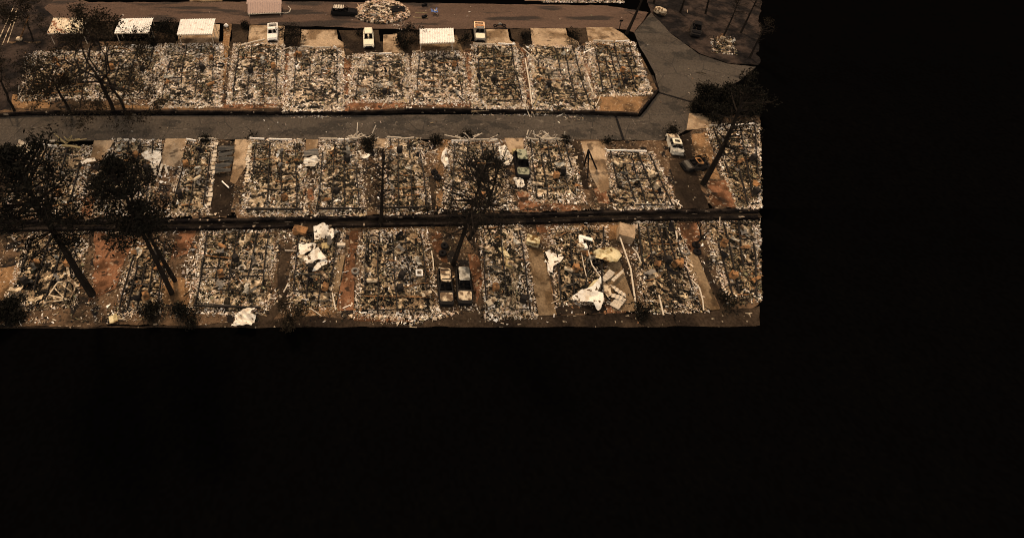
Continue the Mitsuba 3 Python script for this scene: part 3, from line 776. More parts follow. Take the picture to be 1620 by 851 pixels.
for lab, px, dens, light, dim in ZONES:
    W = world(px)[:, :2]
    pol = Polygon(W).buffer(0)
    x0, y0, x1, y1 = pol.bounds
    n = int((x1 - x0) * (y1 - y0) * dens * 3.6)
    xy = rng.uniform([x0, y0], [x1, y1], (n, 2))
    ok = shapely.contains_xy(pol, xy[:, 0], xy[:, 1])
    hit = shapely.contains_xy(_no, xy[:, 0], xy[:, 1]) | shapely.contains_xy(ROADPOLY.buffer(-0.3), xy[:, 0], xy[:, 1])
    ok &= ~(hit & (rng.random(n) < 0.965))
    xy = xy[ok]
    c = clustered(xy, 0.35, 77)
    keep = rng.random(len(xy)) < np.clip((c - 0.22) * 3.0, 0.12, 1)
    xy, c = xy[keep], c[keep]
    m, col = chip_mesh(xy, terrain(xy[:, 0], xy[:, 1]) + 0.04, 0.115, np.clip(light + (c - 0.5) * 1.6, 0.05, 0.93), dim)
    solo('rubble', lab, 'rubble', m, 'm_chips', color=col, kind='stuff')

# spilled litter on the roads
SPILL = [('white ash spilled over the road edge below the pale far houses', (500, 184), 45, 4, 260, 0.85), ('light grit along the foot of the wall at the right of the road', (830, 182), 95, 2.0, 330, 0.6),
         ('pale scraps on the road near the right end of the wall', (905, 186), 22, 4, 60, 0.7), ('scattered pale crumbs over the road', (600, 200), 420, 16, 160, 0.6),
         ('scattered crumbs over the far road', (600, 25), 420, 14, 120, 0.5), ('crumbs over the wide road bend at the right', (1060, 140), 60, 50, 60, 0.4),
         ('white ash blown from the heap onto the far road', (635, 42), 22, 8, 160, 0.8), ('small crumbs on the dark tar at the lower edge', (520, 508), 400, 6, 90, 0.5), ('white crumbs at the wall foot at the left', (90, 181), 30, 2, 70, 0.8)]
for lab, (u, v), du, dv, n, light in SPILL:
    uv = np.c_[rng.normal(u, du / 2, n), rng.normal(v, dv / 2, n)]
    P = world(uv)
    m, col = chip_mesh(P[:, :2], P[:, 2] + 0.03, 0.10, np.full(n, light), 0.85, sticks=.04)
    solo('litter', lab, 'litter', m, 'm_chips', color=col, kind='stuff')

# ------------------------------------------------------------------ carports
def carport(label, px, z, mat, ridges=15, posts=True, eave=0.0, group='corrugated carports'):
    k = thing('carport', label, 'carport', group)
    base = float(terrain(*at(*px[3])[:2]))
    C = np.array([flat(u, v, base + z + (0.12 if i < 2 else 0)) for i, (u, v) in enumerate(px)])
    nx = ridges * 6 + 1
    s, t = np.meshgrid(np.linspace(0, 1, nx), np.linspace(0, 1, 5), indexing='ij')
    S, Tt = s.ravel()[:, None], t.ravel()[:, None]
    g = (C[0] * (1 - S) + C[1] * S) * (1 - Tt) + (C[3] * (1 - S) + C[2] * S) * Tt
    wv = np.abs(((s.ravel() * ridges) % 1) - 0.5) * 2
    g[:, 2] += 0.11 * np.clip(wv * 1.6 - 0.5, 0, 1) + 0.02 * meshkit.noise(np.c_[g[:, :2], g[:, :1] * 0], 3)
    n = len(g)
    i, j = np.meshgrid(np.arange(nx - 1), np.arange(4), indexing='ij')
    a = (i * 5 + j).ravel()
    q = np.stack([a, a + 1, a + 6, a + 5], -1)
    f = np.vstack([q[:, [0, 1, 2]], q[:, [0, 2, 3]]])
    part(k, 'roof', (np.vstack([g, g - [0, 0, 0.02]]), np.vstack([f, f[:, ::-1] + n])), mat)
    part(k, 'eave_rail', bar(C[3] - [0, 0.03, 0.06], C[2] - [0, 0.03, 0.06], 0.1, 0.16), 'm_pale')
    part(k, 'eave_rail', bar(C[0] - [0, -0.03, 0.1], C[1] - [0, -0.03, 0.1], 0.1, 0.16), 'm_pale')
    if posts:
        for a, b in ((0.04, 0.04), (0.96, 0.04), (0.04, 0.96), (0.96, 0.96), (0.04, 0.5), (0.96, 0.5)):
            p = (C[0] * (1 - a) + C[1] * a) * (1 - b) + (C[3] * (1 - a) + C[2] * a) * b
            part(k, 'post', box([p[0], p[1], (base + p[2] - 0.1) / 2], [0.09, 0.09, p[2] - 0.1 - base]), 'm_pale')
    return k


carport('rust-streaked cream carport roof at the left end of the far row', [(85, 29), (140, 29), (132, 52), (75, 53)], 2.4, 'm_roof_tan')
carport('white corrugated carport roof behind the crown of the large forked tree', [(190, 30), (243, 29), (236, 52), (181, 53)], 2.4, 'm_roof_white')
carport('brightest white corrugated carport on slim posts, third from the left', [(286, 31), (341, 30), (336, 54), (280, 55)], 2.5, 'm_roof_white')
carport('white corrugated carport right of the cream pickup, its left side stained brown', [(664, 46), (717, 45), (719, 67), (664, 69)], 2.4, 'm_roof_white', 14)
carport('pinkish corrugated carport roof at the top edge beyond the far road', [(392, 4), (445, 4), (445, 20), (392, 22)], 0.7, 'm_roof_pink', 14)


# ------------------------------------------------------------------ burned vehicles
def prism(profile, w):
    """A (y, z) profile drawn out to width w along x."""
    m = m3.CrossSection([np.array(profile)], m3.FillRule.EvenOdd).extrude(w).translate([0, 0, -w / 2])
    return m.transform(np.array([[0, 0, 1, 0], [1, 0, 0, 0], [0, 1, 0, 0]], float))


def mbox(x0, x1, y0, y1, z0, z1):
    return m3.Manifold.cube([x1 - x0, y1 - y0, z1 - z0]).translate([x0, y0, z0])


def car(name, label, cat, centre, nose, style, L=4.7, Wd=1.85, body='m_grey', hood='m_burnt_paint', roof='m_burnt_paint', rail=None, group=None, z0=-0.08, stripes=0):
    k = thing(name, label, cat, group)
    c, d = at(*centre), at(*nose)
    yaw = math.atan2(d[1] - c[1], d[0] - c[0]) - math.pi / 2
    R = rot(yaw)

    def put(nm, m, mat, smooth=False, lab=None):
        v, f = arr(m) if hasattr(m, 'to_mesh') else m
        return part(k, nm, (np.asarray(v) @ R.T + c + [0, 0, z0], f), mat, smooth=smooth, label=lab)

    h, top = L / 2, {'pickup': 1.72, 'suv': 1.72, 'sedan': 1.42}[style]
    belt = {'pickup': 1.06, 'suv': 1.05, 'sedan': 0.92}[style]
    cab = {'pickup': (-0.45, 0.95), 'suv': (-h + 0.25, 0.75), 'sedan': (-h + 0.75, 0.75)}[style]
    tail = belt - 0.02 if style != 'sedan' else 0.88
    prof = [(-h, 0.36), (-h, tail - 0.12), (-h + 0.1, tail), (cab[0], belt), (cab[1], belt), (h - 0.35, belt - 0.16), (h - 0.06, belt - 0.32), (h, 0.5), (h - 0.05, 0.34)]
    m = prism(prof, Wd)
    m = m - mbox(-Wd / 2 + 0.12, Wd / 2 - 0.12, cab[0] + 0.1, cab[1] - 0.05, 0.5, 2)
    if style == 'pickup':
        m = m - mbox(-Wd / 2 + 0.13, Wd / 2 - 0.13, -h + 0.12, cab[0] - 0.1, 0.62, 2)
    wheels = [(sx, sy) for sy in (h - 0.92, -h + 0.95) for sx in (-1, 1)]
    for sx, sy in wheels:
        m = m - m3.Manifold.cylinder(0.3, 0.40, 0.40, 16).transform(np.array([[0, 0, 1, sx * Wd / 2 - 0.15], [1, 0, 0, sy], [0, 1, 0, 0.34]], float))
    plan = m3.CrossSection.square([Wd - .7, L - .7], True).offset(.35, m3.JoinType.Round, 2, 24)
    m = m ^ plan.extrude(3)
    tuck = arr(m)
    v = tuck[0]
    hi = np.clip((v[:, 2] - 0.6) / 0.5, 0, 1)
    ends = np.clip((np.abs(v[:, 1]) - h + 0.7) / 0.7, 0, 1)
    v[:, 0] *= 1 - 0.08 * hi - 0.12 * ends ** 2
    put('body', (v, tuck[1]), body)
    hc = m3.CrossSection.square([Wd - .72, h - .42 - cab[1] - .48], True).offset(.2, m3.JoinType.Round, 2, 20).extrude(.155).translate([0, (cab[1] + .18 + h - .3) / 2, belt - .14]).refine_to_length(.3)
    put('hood', hc.warp(lambda q: (q[0] * (1 - 0.05 * max(0, q[1] - 1.4)), q[1], q[2] - 0.11 * max(0, q[1] - cab[1] - 0.3))), hood)
    rx, ry0, ry1 = Wd / 2 - 0.29, cab[0] + (0.2 if style != 'sedan' else 0.45), cab[1] - {'suv': .8, 'sedan': .6, 'pickup': .42}[style]
    rp = m3.CrossSection.square([2 * rx - .4, ry1 - ry0 - .4], True)
    rf = m3.Manifold.hull(rp.offset(.2, m3.JoinType.Round, 2, 16).extrude(.03).translate([0, (ry0 + ry1) / 2, top - .05]) + rp.offset(.08, m3.JoinType.Round, 2, 16).extrude(.03).translate([0, (ry0 + ry1) / 2, top + .02]))
    if style == 'sedan':
        rf = rf - mbox(-0.36, 0.36, (ry0 + ry1) / 2 - 0.28, (ry0 + ry1) / 2 + 0.3, 1, 2)
    put('roof', rf, roof)
    for st in range(stripes):
        yy = ry0 + (ry1 - ry0) * (st + 0.5) / stripes
        put('roof_rib', mbox(-rx + 0.1, rx - 0.1, yy - 0.05, yy + 0.05, top + 0.04, top + 0.08), 'm_soot')
    for sx in (-1, 1):
        put('pillar', bar([sx * (Wd / 2 - 0.14), cab[1], belt - 0.03], [sx * (rx - 0.03), ry1, top - 0.03], 0.07), body)
        put('pillar', bar([sx * (Wd / 2 - 0.14), cab[0] + 0.05, belt - 0.03], [sx * (rx - 0.03), ry0, top - 0.03], 0.08), body)
        if style != 'pickup':
            ym = (ry0 + ry1) / 2
            put('pillar', bar([sx * (Wd / 2 - 0.14), ym, belt - 0.03], [sx * (rx - 0.03), ym, top - 0.03], 0.07), body)
        for y in ((0.25,) if style == 'pickup' else (0.1, -0.9)):
            put('seat_frame', joined([box([sx * 0.4, y, 0.66], [0.5, 0.5, 0.12]), box([sx * 0.4, y - 0.28, 0.95], [0.5, 0.1, 0.6])]), 'm_soot')
    for sx, sy in wheels:
        put('wheel', tube([[sx * (Wd / 2 - 0.24), sy, 0.32], [sx * (Wd / 2 - 0.03), sy, 0.32]], 0.30, 14), 'm_soot', smooth=40)
    put('bumper', joined([box([0, h + 0.03, 0.46], [Wd * 0.82, 0.14, 0.18]), box([0, h - 0.02, 0.68], [Wd * 0.6, 0.1, 0.16])]), 'm_soot')
    put('bumper', box([0, -h - 0.04, 0.5], [Wd * 0.86, 0.14, 0.18]), body)
    put('steering_wheel', tube([[-0.4 + 0.19 * math.cos(a), cab[1] - 0.45 + 0.05 * math.sin(a), 0.98 + 0.19 * math.sin(a)] for a in np.linspace(0, 6.28, 13)], 0.02, 4), 'm_soot')
    if style == 'pickup' and rail:
        put('bed_floor', mbox(-Wd / 2 + 0.14, Wd / 2 - 0.14, -h + 0.13, cab[0] - 0.11, 0.6, 0.64), rail[1])
        for sx in (-1, 1):
            put('bed_rail', mbox(sx * (Wd / 2 - 0.13) - 0.09, sx * (Wd / 2 - 0.13) + 0.09, -h + 0.05, cab[0] - 0.05, belt - 0.03, belt + 0.05), rail[0])
        put('bed_rail', mbox(-Wd / 2 + 0.24, Wd / 2 - 0.24, -h + 0.02, -h + 0.2, belt - 0.05, belt + 0.04), rail[0])
        if len(rail) > 2:
            put('bed_bar', mbox(-Wd / 2 + 0.2, Wd / 2 - 0.2, -h + 0.85, -h + 1.0, belt - 0.02, belt + 0.06), rail[0])
    return k, c, R, z0


def torus(c, R0, r0, squash=1.0, n=20, m=7, yaw=0.):
    a = np.linspace(0, 2 * np.pi, n, endpoint=False)
    b = np.linspace(0, 2 * np.pi, m, endpoint=False)
    A, B = np.meshgrid(a, b, indexing='ij')
    v = np.stack([(R0 + r0 * np.cos(B)) * np.cos(A), (R0 + r0 * np.cos(B)) * np.sin(A) * squash, r0 * np.sin(B)], -1).reshape(-1, 3) @ rot(yaw).T + c
    i, j = np.meshgrid(np.arange(n), np.arange(m), indexing='ij')
    i, j = i.ravel(), j.ravel()
    q = np.stack([i * m + j, ((i + 1) % n) * m + j, ((i + 1) % n) * m + (j + 1) % m, i * m + (j + 1) % m], -1)
    return v, np.vstack([q[:, [0, 1, 2]], q[:, [0, 2, 3]]])


k, c, R, z0 = car('pickup_truck', 'white burned pickup truck with a loose tyre lying in its bed', 'pickup truck', (432, 56), (431, 76), 'pickup', 5.2, 1.9, 'm_white', 'm_white', 'm_white', ('m_white', 'm_pale'))
solo('tyre', 'dark tyre lying in the bed of the white pickup', 'tyre', torus(c + R @ np.array([0.15, -1.6, 0.78]), 0.30, 0.11), 'm_soot', True)
solo('toolbox', 'small dark charred box lying beside the tyre in the white pickup bed', 'box', (lambda m: (m[0] @ R.T + c, m[1]))(joined([box([-0.42, -1.2, 0.72], [0.5, 0.42, 0.32]), box([-0.42, -1.2, 0.9], [0.3, 0.06, 0.05])])), 'm_soot')
car('pickup_truck', 'cream burned pickup with a covered bed standing on dark scorched ground', 'pickup truck', (583, 66), (584, 84), 'suv', 5.0, 1.9, 'm_cream', 'm_cream', 'm_cream')
car('pickup_truck', 'burned pickup with an orange rusted bed and pale rails beside a tan drive', 'pickup truck', (758, 55), (760, 76), 'pickup', 5.6, 1.95, 'm_grey', 'm_cream', 'm_grey', ('m_peach', 'm_orange', 1))
car('burned_car', 'black burned estate car with a pale ribbed roof standing across the far road', 'car', (545, 23), (570, 23.5), 'suv', 4.9, 1.9, 'm_soot', 'm_soot', 'm_pale', stripes=4)
car('burned_car', 'pale burned saloon with an open sunroof parked askew by the road bend', 'car', (1065, 231), (1059, 212), 'sedan', 4.3, 1.75, 'm_wreck_grey', 'm_burnt_paint', 'm_cream')
car('burned_car', 'black burned boxy car with a speckled grey green roof between two middle-row houses', 'car', (824, 265), (827, 284), 'suv', 4.8, 1.9, 'm_soot', 'm_green_burnt', 'm_green_burnt')
car('burned_car', 'dark brown burned car at the foot of the leaning right-hand trunk', 'car', (1098, 265), (1088, 266), 'sedan', 3.6, 1.8, 'm_steel_dark', 'm_roof_grey', 'm_rust')
car('burned_car', 'left one of the two burned black cars parked side by side, rusty bonnet', 'car', (704, 458), (706, 484), 'suv', 4.5, 1.75, 'm_steel_dark', 'm_burnt_paint', 'm_burnt_paint', stripes=3)
car('burned_car', 'right one of the two burned black cars parked side by side, greyish roof', 'car', (733, 456), (735, 482), 'suv', 4.6, 1.8, 'm_steel_dark', 'm_burnt_paint', 'm_wreck_grey')
car('burned_car', 'dark wrecked car alone in the burned forest at the upper right', 'car', (1099, 52), (1098, 64), 'suv', 3.8, 1.8, 'm_steel_dark', 'm_soot', 'm_soot')

# trailer tank, small road things
k = thing('trailer', 'small yellowish trailer with a rounded cover in the burned forest at the top right', 'trailer')
a, b = at(1034, 20), at(1051, 27)
p = np.linspace(a, b, 7) + [0, 0, 0.75]
part(k, 'cover', tube(p, [0.5, 0.68, 0.72, 0.72, 0.72, 0.68, 0.5], 12), 'm_burnt_paint', smooth=40)
part(k, 'chassis', bar(a + [0, 0, 0.3], b + [0, 0, 0.3], 1.2, 0.14), 'm_soot')
for s in (-0.7, 0.7):
    m = (a + b) / 2 + [0.3 * s, 1.0 * s, 0.28]
    part(k, 'wheel', tube([m - [0.04, 0.1, 0], m + [0.04, 0.1, 0]], 0.28, 10), 'm_soot', smooth=40)

k = thing('motorcycle', 'black burned motorcycle lying at the edge of the far road', 'motorcycle')
c = at(790, 43)
part(k, 'frame', joined([bar(c + [-0.7, 0, .35], c + [0.6, 0.1, .5], 0.2), bar(c + [-.1, 0, .5], c + [.3, -.6, .7], 0.14), bar(c + [.3, 0, .5], c + [1.2, -.7, .1], .1)]), 'm_soot')
part(k, 'tank', tube([c + [-0.3, 0, .6], c + [0, 0, .68], c + [0.35, 0.05, .6]], [0.12, 0.26, 0.12], 8), 'm_grey', smooth=True)
part(k, 'wheel', torus(c + [-0.8, 0, 0.3], 0.3, 0.09), 'm_soot', True)
part(k, 'wheel', torus(c + [0.8, 0.1, 0.3], 0.3, 0.09), 'm_soot', True)
k = thing('grill', 'small black and white burned appliance standing right of the brightest carport', 'grill')
c = at(359, 46)
part(k, 'body', tube([c + [-.35, 0, .6], c + [0, 0, .75], c + [.35, 0, .6]], [0.2, .4, .2], 8), 'm_white', smooth=True)
part(k, 'stand', joined([bar(c + [x, y, 0], c + [x, y, .6], .08) for x in (-.3, .3) for y in (-.2, .2)]), 'm_soot')
k = thing('blue_wreck', 'small blue metal scrap on the far road, right of the ash heap', 'scrap')
c = at(687, 22)
part(k, 'panel', crumple(c + [0, 0, .3], 1.4, 0.8, 0.2, .5, 5), 'm_blue')
part(k, 'panel', crumple(c + [0.2, -0.2, .5], 0.7, 0.5, 1.2, .4, 6), 'm_pale')
solo('yellow_line', 'thin yellowish pipe lying on the far road left of the blue scrap', 'pipe', tube([at(657, 21) + [0, 0, .06], at(668, 20.5) + [0, 0, .06], at(676, 21) + [0, 0, .06]], 0.07, 5), 'm_yellow')
solo('yellow_line', 'thin yellowish pipe lying on the far road, nearer the carport', 'pipe', tube([at(656, 29) + [0, 0, .06], at(676, 29) + [0, 0, .06]], 0.06, 5), 'm_yellow')
for u, v, l in ((671, 10, 'dark burned lump on the far road above the blue scrap'), (671, 28.5, 'dark burned lump on the far road below the blue scrap')):
    c = at(u, v)
    solo('lump', l, 'lump', joined([box(c + [0, 0, .2], [.9, .5, .4], .3, .1, .1), box(c + [.3, .1, .35], [.5, .4, .4], 1.0, .3, .2)]), 'm_soot')

# the ash heap on the far road
pts = [(604 + 44 * math.cos(a) * (1 + 0.06 * math.sin(3 * a)), 20 + 18.5 * math.sin(a)) for a in np.linspace(0, 2 * math.pi, 28, endpoint=False)]
k = thing('ash_heap', 'oval heap of pinkish ash and rubble left on the far road by a burned vehicle', 'ash heap')
v, f = drape(pts, 0.06, 0.05, 0.2, 3, 0.7)
cc = world([(604, 20)])[0]
r = np.linalg.norm((v[:, :2] - cc[:2]) / [5.2, 4.4], axis=1)
v[:, 2] += np.where(v[:, 2] - terrain(v[:, 0], v[:, 1]) > 0.02, 0.45 * np.exp(-((r - 0.72) / 0.25) ** 2) * (0.6 + 0.8 * meshkit.fbm(v * 0.9, 3)) + 0.1, 0)
part(k, 'ash_bed', (v, f), 'm_ash_pale')
P = Polygon(world(pts)[:, :2])
xy = rng.uniform(P.bounds[:2], P.bounds[2:], (3600, 2))
xy = xy[shapely.contains_xy(P, xy[:, 0], xy[:, 1])]
rr = np.linalg.norm((xy - cc[:2]) / [5.2, 4.4], axis=1)
m, col = chip_mesh(xy, terrain(xy[:, 0], xy[:, 1]) + 0.1 + 0.5 * np.exp(-((rr - 0.72) / 0.25) ** 2), 0.14, np.clip(0.28 + 0.55 * (rr > 0.72) + 2.2 * (clustered(xy, 0.6, 8) - .5), .05, .95), 0.95)
part(k, 'debris', m, 'm_chips', color=np.clip(col * [1.0, .84, .74], .004, .9), kind='stuff')
c = at(630, 19) + [0, 0, .35]
part(k, 'axle_frame', joined([torus(c + [0, 0, .25], 1.2, 0.12), box(c + [0, 0, .1], [2.4, 2.0, .5]), bar(c + [-1.6, -.4, .35], c + [1.2, .3, .4], .14)]), 'm_soot')
c = at(592, 28)
part(k, 'metal_sheet', joined([crumple(c + [0, 0, .5], 1.6, .8, 0.1, .3, 9), torus(c + [.2, -.1, .5], .3, .08)]), 'm_grey')

# ------------------------------------------------------------------ fallen metal sheets
def sheet(name, label, px, up=0.35, amp=0.3, mat='m_sheet', ridge=0.0, rdir=0.0, seed=0, thick=0.02, cat='metal sheet', group=None, freq=0.9, tilt=0.0):
    if group is None and px[0][1] > 340:
        px = [tuple(q) for q in np.mean(px, 0) + 1.12 * (np.array(px) - np.mean(px, 0))]
    xy = world(px, up)[:, :2]
    m = m3.CrossSection([xy], m3.FillRule.EvenOdd).extrude(thick).refine_to_length(0.12 if ridge else 0.2)
    v, f = arr(m)
    c = v[:, :2].mean(0)
    q = v[:, :2] @ np.array([[math.cos(rdir), -math.sin(rdir)], [math.sin(rdir), math.cos(rdir)]])
    fold = np.abs(meshkit.noise(np.c_[v[:, :2] * freq * .8, np.full(len(v), seed)], seed) - 0.5) * 1.3 + np.abs(((q[:, 0] * .55 + .3 * q[:, 1] + seed * .37) % 1) - .5) * .8
    z = amp * fold * 1.6 + tilt * (v[:, 1] - c[1])
    if ridge:
        z += 0.45 * ridge * np.abs(((q[:, 0] / ridge) % 1) - 0.5) * 2
    v[:, 2] += terrain(v[:, 0], v[:, 1]) + up - 0.2 + z
    return solo(name, label, cat, (v, f), mat, group=group)


W = 'crumpled_sheet'
sheet(W, 'white crumpled metal sheet lying highest of the heap in the near row', [(498, 361), (512, 358), (526, 363), (527, 374), (522, 379), (510, 376), (499, 377)], .5, .35, seed=1, tilt=.25)
sheet(W, 'stained pale metal sheet lying upper left in the heap of the near row', [(474, 386), (480, 383), (487, 386), (498, 386), (497, 392), (486, 399), (478, 405), (474, 398)], .4, .3, 'm_sheet', seed=2)
sheet(W, 'largest white crumpled sheet of the heap in the near row', [(482, 407), (503, 394), (510, 403), (515, 409), (508, 412), (497, 411), (490, 418), (483, 413)], .7, .4, seed=3, tilt=.25)
sheet(W, 'rusty tan metal sheet at the left tip of the heap in the near row', [(475, 411), (482, 407), (488, 413), (481, 419)], .4, .2, 'm_burnt_paint', seed=4)
sheet(W, 'white curled strip at the lower end of the heap in the near row', [(493, 425), (503, 416), (512, 411), (517, 412), (516, 418), (508, 422), (496, 429)], .5, .35, seed=5)
sheet(W, 'narrow cream strip below the largest sheet of the heap', [(485, 420), (496, 412), (499, 414), (488, 424)], .4, .2, seed=6)
sheet(W, 'white crumpled sheet bent like a flag at the left of the half cleared plot', [(863, 401), (872, 401), (886, 403), (890, 407), (884, 416), (875, 420), (874, 429), (867, 430), (866, 418), (869, 411)], .4, .35, seed=7)
sheet(W, 'big white folded metal sheet with dark seams low in the half cleared plot', [(909, 468), (922, 460), (936, 456), (947, 444), (949, 452), (944, 462), (952, 464), (953, 474), (950, 484), (946, 487), (938, 478), (928, 475), (914, 473)], .8, .4, seed=8, tilt=.2)
sheet(W, 'stained yellowish sheet curved like a shell in the half cleared plot', [(941, 399), (955, 392), (978, 396), (981, 405), (974, 414), (962, 416), (952, 411), (943, 408)], .7, .45, 'm_sheet_yellow', seed=9)
sheet(W, 'pale upright flap of sheet above the big white folded sheet', [(932, 452), (940, 444), (948, 441), (948, 450), (940, 455), (934, 458)], .8, .3, 'm_sheet_yellow', seed=10)
C = 'corrugated_panel'
sheet(C, 'striped corrugated panel below the shell-shaped sheet', [(952, 440), (964, 427), (972, 431), (968, 437), (958, 444)], .4, .1, 'm_pale', .5, .75, 11)
sheet(C, 'narrow bent corrugated strip right of the striped panel', [(968, 441), (984, 427), (986, 430), (972, 444)], .5, .12, 'm_pale', .3, .75, 12)
sheet(C, 'long corrugated strip slanting down to the slender pole', [(966, 451), (974, 453), (990, 465), (989, 469), (976, 461)], .5, .12, 'm_pale', .4, -.6, 13)
sheet(C, 'second corrugated strip lying just below the slanting strip', [(969, 464), (984, 468), (990, 473), (986, 475), (968, 469)], .5, .1, 'm_pale', .4, -.5, 14)
sheet(C, 'square striped corrugated panel lowest in the half cleared plot', [(966, 480), (976, 471), (989, 475), (978, 488)], .4, .08, 'm_pale', .5, .7, 15)
sheet(W, 'pinkish bent plate between the corrugated strips', [(955, 449), (964, 452), (967, 465), (962, 468), (957, 462)], .5, .25, 'm_burnt_paint', seed=16)
sheet(C, 'tan corrugated panel lying at the left end of the middle row', [(31, 221), (58, 233), (47, 253), (20, 240)], .4, .08, 'm_roof_tan', .55, -.45, 17)
sheet(C, 'small tan offcut right of the corrugated panel at the left end of the middle row', [(46, 225), (62, 224), (61, 232), (56, 233)], .3, .08, 'm_pad', 0, 0, 18)
for q, (a, b) in enumerate([((346, 232), (371, 231)), ((345, 241), (370, 240)), ((344, 250), (369, 248)), ((342, 259), (367, 257)), ((340, 268), (366, 266))]):
    words = ['topmost', 'second', 'middle', 'fourth', 'lowest'][q]
    sheet('fallen_roof', f'{words} grey corrugated sheet of the fallen roof in the dark drive of the middle row', [a, b, (b[0] - 1 - 2 * (q % 2), b[1] + 6), (a[0] - 2 + 3 * (q % 3), a[1] + 7)], .35 + .12 * (q % 2), .22, 'm_roof_grey', .7, math.pi / 2, 30 + q, group='fallen grey roof sheets in the dark drive')
sheet(W, 'white folded sheet spread like a fan beside the second house of the middle row', [(223, 243), (240, 236), (254, 240), (256, 250), (250, 262), (238, 256), (228, 250)], .5, .4, seed=21)
for q, (a, b) in enumerate([((240, 262), (248, 278)), ((246, 263), (250, 278)), ((258, 263), (253, 279)), ((262, 264), (266, 276))]):
    solo('pale_slat', ['leftmost', 'second', 'third', 'rightmost'][q] + ' bent pale slat below the white fan-shaped sheet', 'slat', bar(at(*a) + [0, 0, .5], at(*b) + [0, 0, .25], .3, .05), 'm_pale', group='bent pale slats below the fan-shaped sheet')
sheet(W, 'white rippled sheet heap between the fourth and fifth middle houses', [(481, 250), (500, 247), (505, 256), (498, 264), (480, 262)], .4, .3, 'm_sheet', .5, 1.4, 22)
sheet(W, 'grey striped sheets just above the white rippled heap', [(480, 239), (503, 237), (504, 246), (482, 248)], .4, .25, 'm_grey', .6, 1.5, 23)
sheet(W, 'pale curled sheet left of the lone thin dead tree', [(566, 240), (574, 239), (586, 248), (582, 251), (572, 249)], .5, .4, 'm_sheet', seed=24)
sheet(W, 'white crumbled plaster mass left of the car with the speckled roof', [(788, 232), (798, 230), (806, 240), (812, 250), (806, 262), (796, 262), (790, 250)], .3, .5, 'm_sheet', seed=25, freq=2.0)
sheet(W, 'second white plaster mass left of the burned house behind the fine-needled pine', [(700, 240), (706, 238), (710, 262), (704, 266), (697, 254)], .3, .5, 'm_sheet', seed=26, freq=2.0)
sheet(W, 'white plaster rubble patch below the car with the speckled roof', [(812, 282), (826, 280), (830, 294), (818, 298)], .3, .4, 'm_sheet', seed=27, freq=2.0)
sheet(W, 'white ribbed sheet fragments at the lower edge by the tan near house', [(373, 500), (388, 490), (403, 490), (396, 498), (404, 501), (398, 515), (368, 515), (374, 508)], .5, .4, 'm_sheet', .5, .9, 28)
sheet(W, 'small white scrap on the road near its right end', [(876, 190), (884, 191), (886, 194), (880, 194)], .15, .1, 'm_sheet', seed=29)
sheet(W, 'pale bent gutter sheet left of the concrete drive in the middle row', [(127, 255), (150, 250), (152, 255), (130, 259)], .4, .3, 'm_sheet', seed=31)
sheet(W, 'grey green crumpled hood among the rubble under the twin-trunked pine', [(172, 500), (184, 496), (186, 507), (174, 510)], .4, .3, 'm_sheet_yellow', seed=32)

# ------------------------------------------------------------------ boxes, tyres, frames, poles
def open_box(name, label, c, size, yaw, mat, cat='box', side=None):
    k = thing(name, label, cat)
    m = m3.Manifold.cube(size, True) - m3.Manifold.cube([size[0] - .16, size[1] - .16, size[2]], True).translate([0, 0, .12])
    v, f = arr(m)
    part(k, 'shell', (v @ rot(yaw).T + c + [0, 0, size[2] / 2], f), mat)
    v, f = box([0, 0, size[2] * .96], [size[0] + .06, size[1] * .97, .06], 0, .04, .05)
    part(k, 'lid', (v @ rot(yaw).T + c, f), mat)
    if side:
        v, f = box([size[0] / 2 + .02, 0, size[2] * .5], [.03, size[1] * .9, size[2] * .8])
        part(k, 'door', (v @ rot(yaw).T + c, f), side)
    return k


open_box('box', 'tan weathered box tilted among rubble above the half cleared plot', at(842, 384), [1.5, 1.1, .8], -.3, 'm_sheet_yellow')
open_box('shed', 'brown metal shed with a dark open side right of the half cleared plot', at(987, 374), [1.8, 2.0, 1.3], -.35, 'm_pad', 'shed', 'm_soot')
open_box('box', 'rusty orange box above the heap of crumpled white sheets', at(476, 369), [1.7, 1.0, .9], -.25, 'm_rust')
open_box('shed', 'flat dark grey shed ruin behind the rusty orange box', at(489, 362), [2.2, 1.8, .6], 0, 'm_dark_road', 'shed')
open_box('box', 'small white cube-shaped cabinet above the shell-shaped sheet', at(921, 394), [.8, .7, .7], .1, 'm_white')
open_box('box', 'small orange brown box in the house right of the two cars', at(805, 420), [.8, .8, .5], -.3, 'm_yellow')
open_box('box', 'pale yellow plank box in the house right of the two cars', at(798, 402), [.6, 1.8, .3], .45, 'm_sheet_yellow')
open_box('box', 'small tan box in the middle of the heap of crumpled sheets', at(515, 392), [.8, .8, .5], .2, 'm_yellow')
open_box('box', 'yellowish tank end above the car with the speckled roof', at(819, 243), [1.6, .5, .7], 0, 'm_yellow')
open_box('box', 'white oblong box beside the red strip of soil in the near row', at(539, 389), [1.1, .4, .4], 0, 'm_pale')
k = thing('white_bracket', 'white L-shaped frame lying at the top of the half cleared plot', 'frame')
a = at(914, 378)
part(k, 'long_arm', bar(a + [0, 0, .6], at(935, 384) + [0, 0, .6], .45, .15), 'm_white')
part(k, 'short_arm', bar(a + [.2, 0, .58], at(918, 388) + [0, 0, .5], .5, .15), 'm_white')
k = thing('square_hoop', 'square white empty frame on the wide house left of the two cars', 'frame')
c = at(663, 435) + [0, 0, .5]
for i, (x, y, w, h) in enumerate([(-.33, 0, .16, .82), (.33, 0, .16, .82), (0, .33, .5, .16), (0, -.33, .5, .16)]):
    part(k, 'frame_bar', box(c + [x, y, 0], [w, h, .2]), 'm_white')
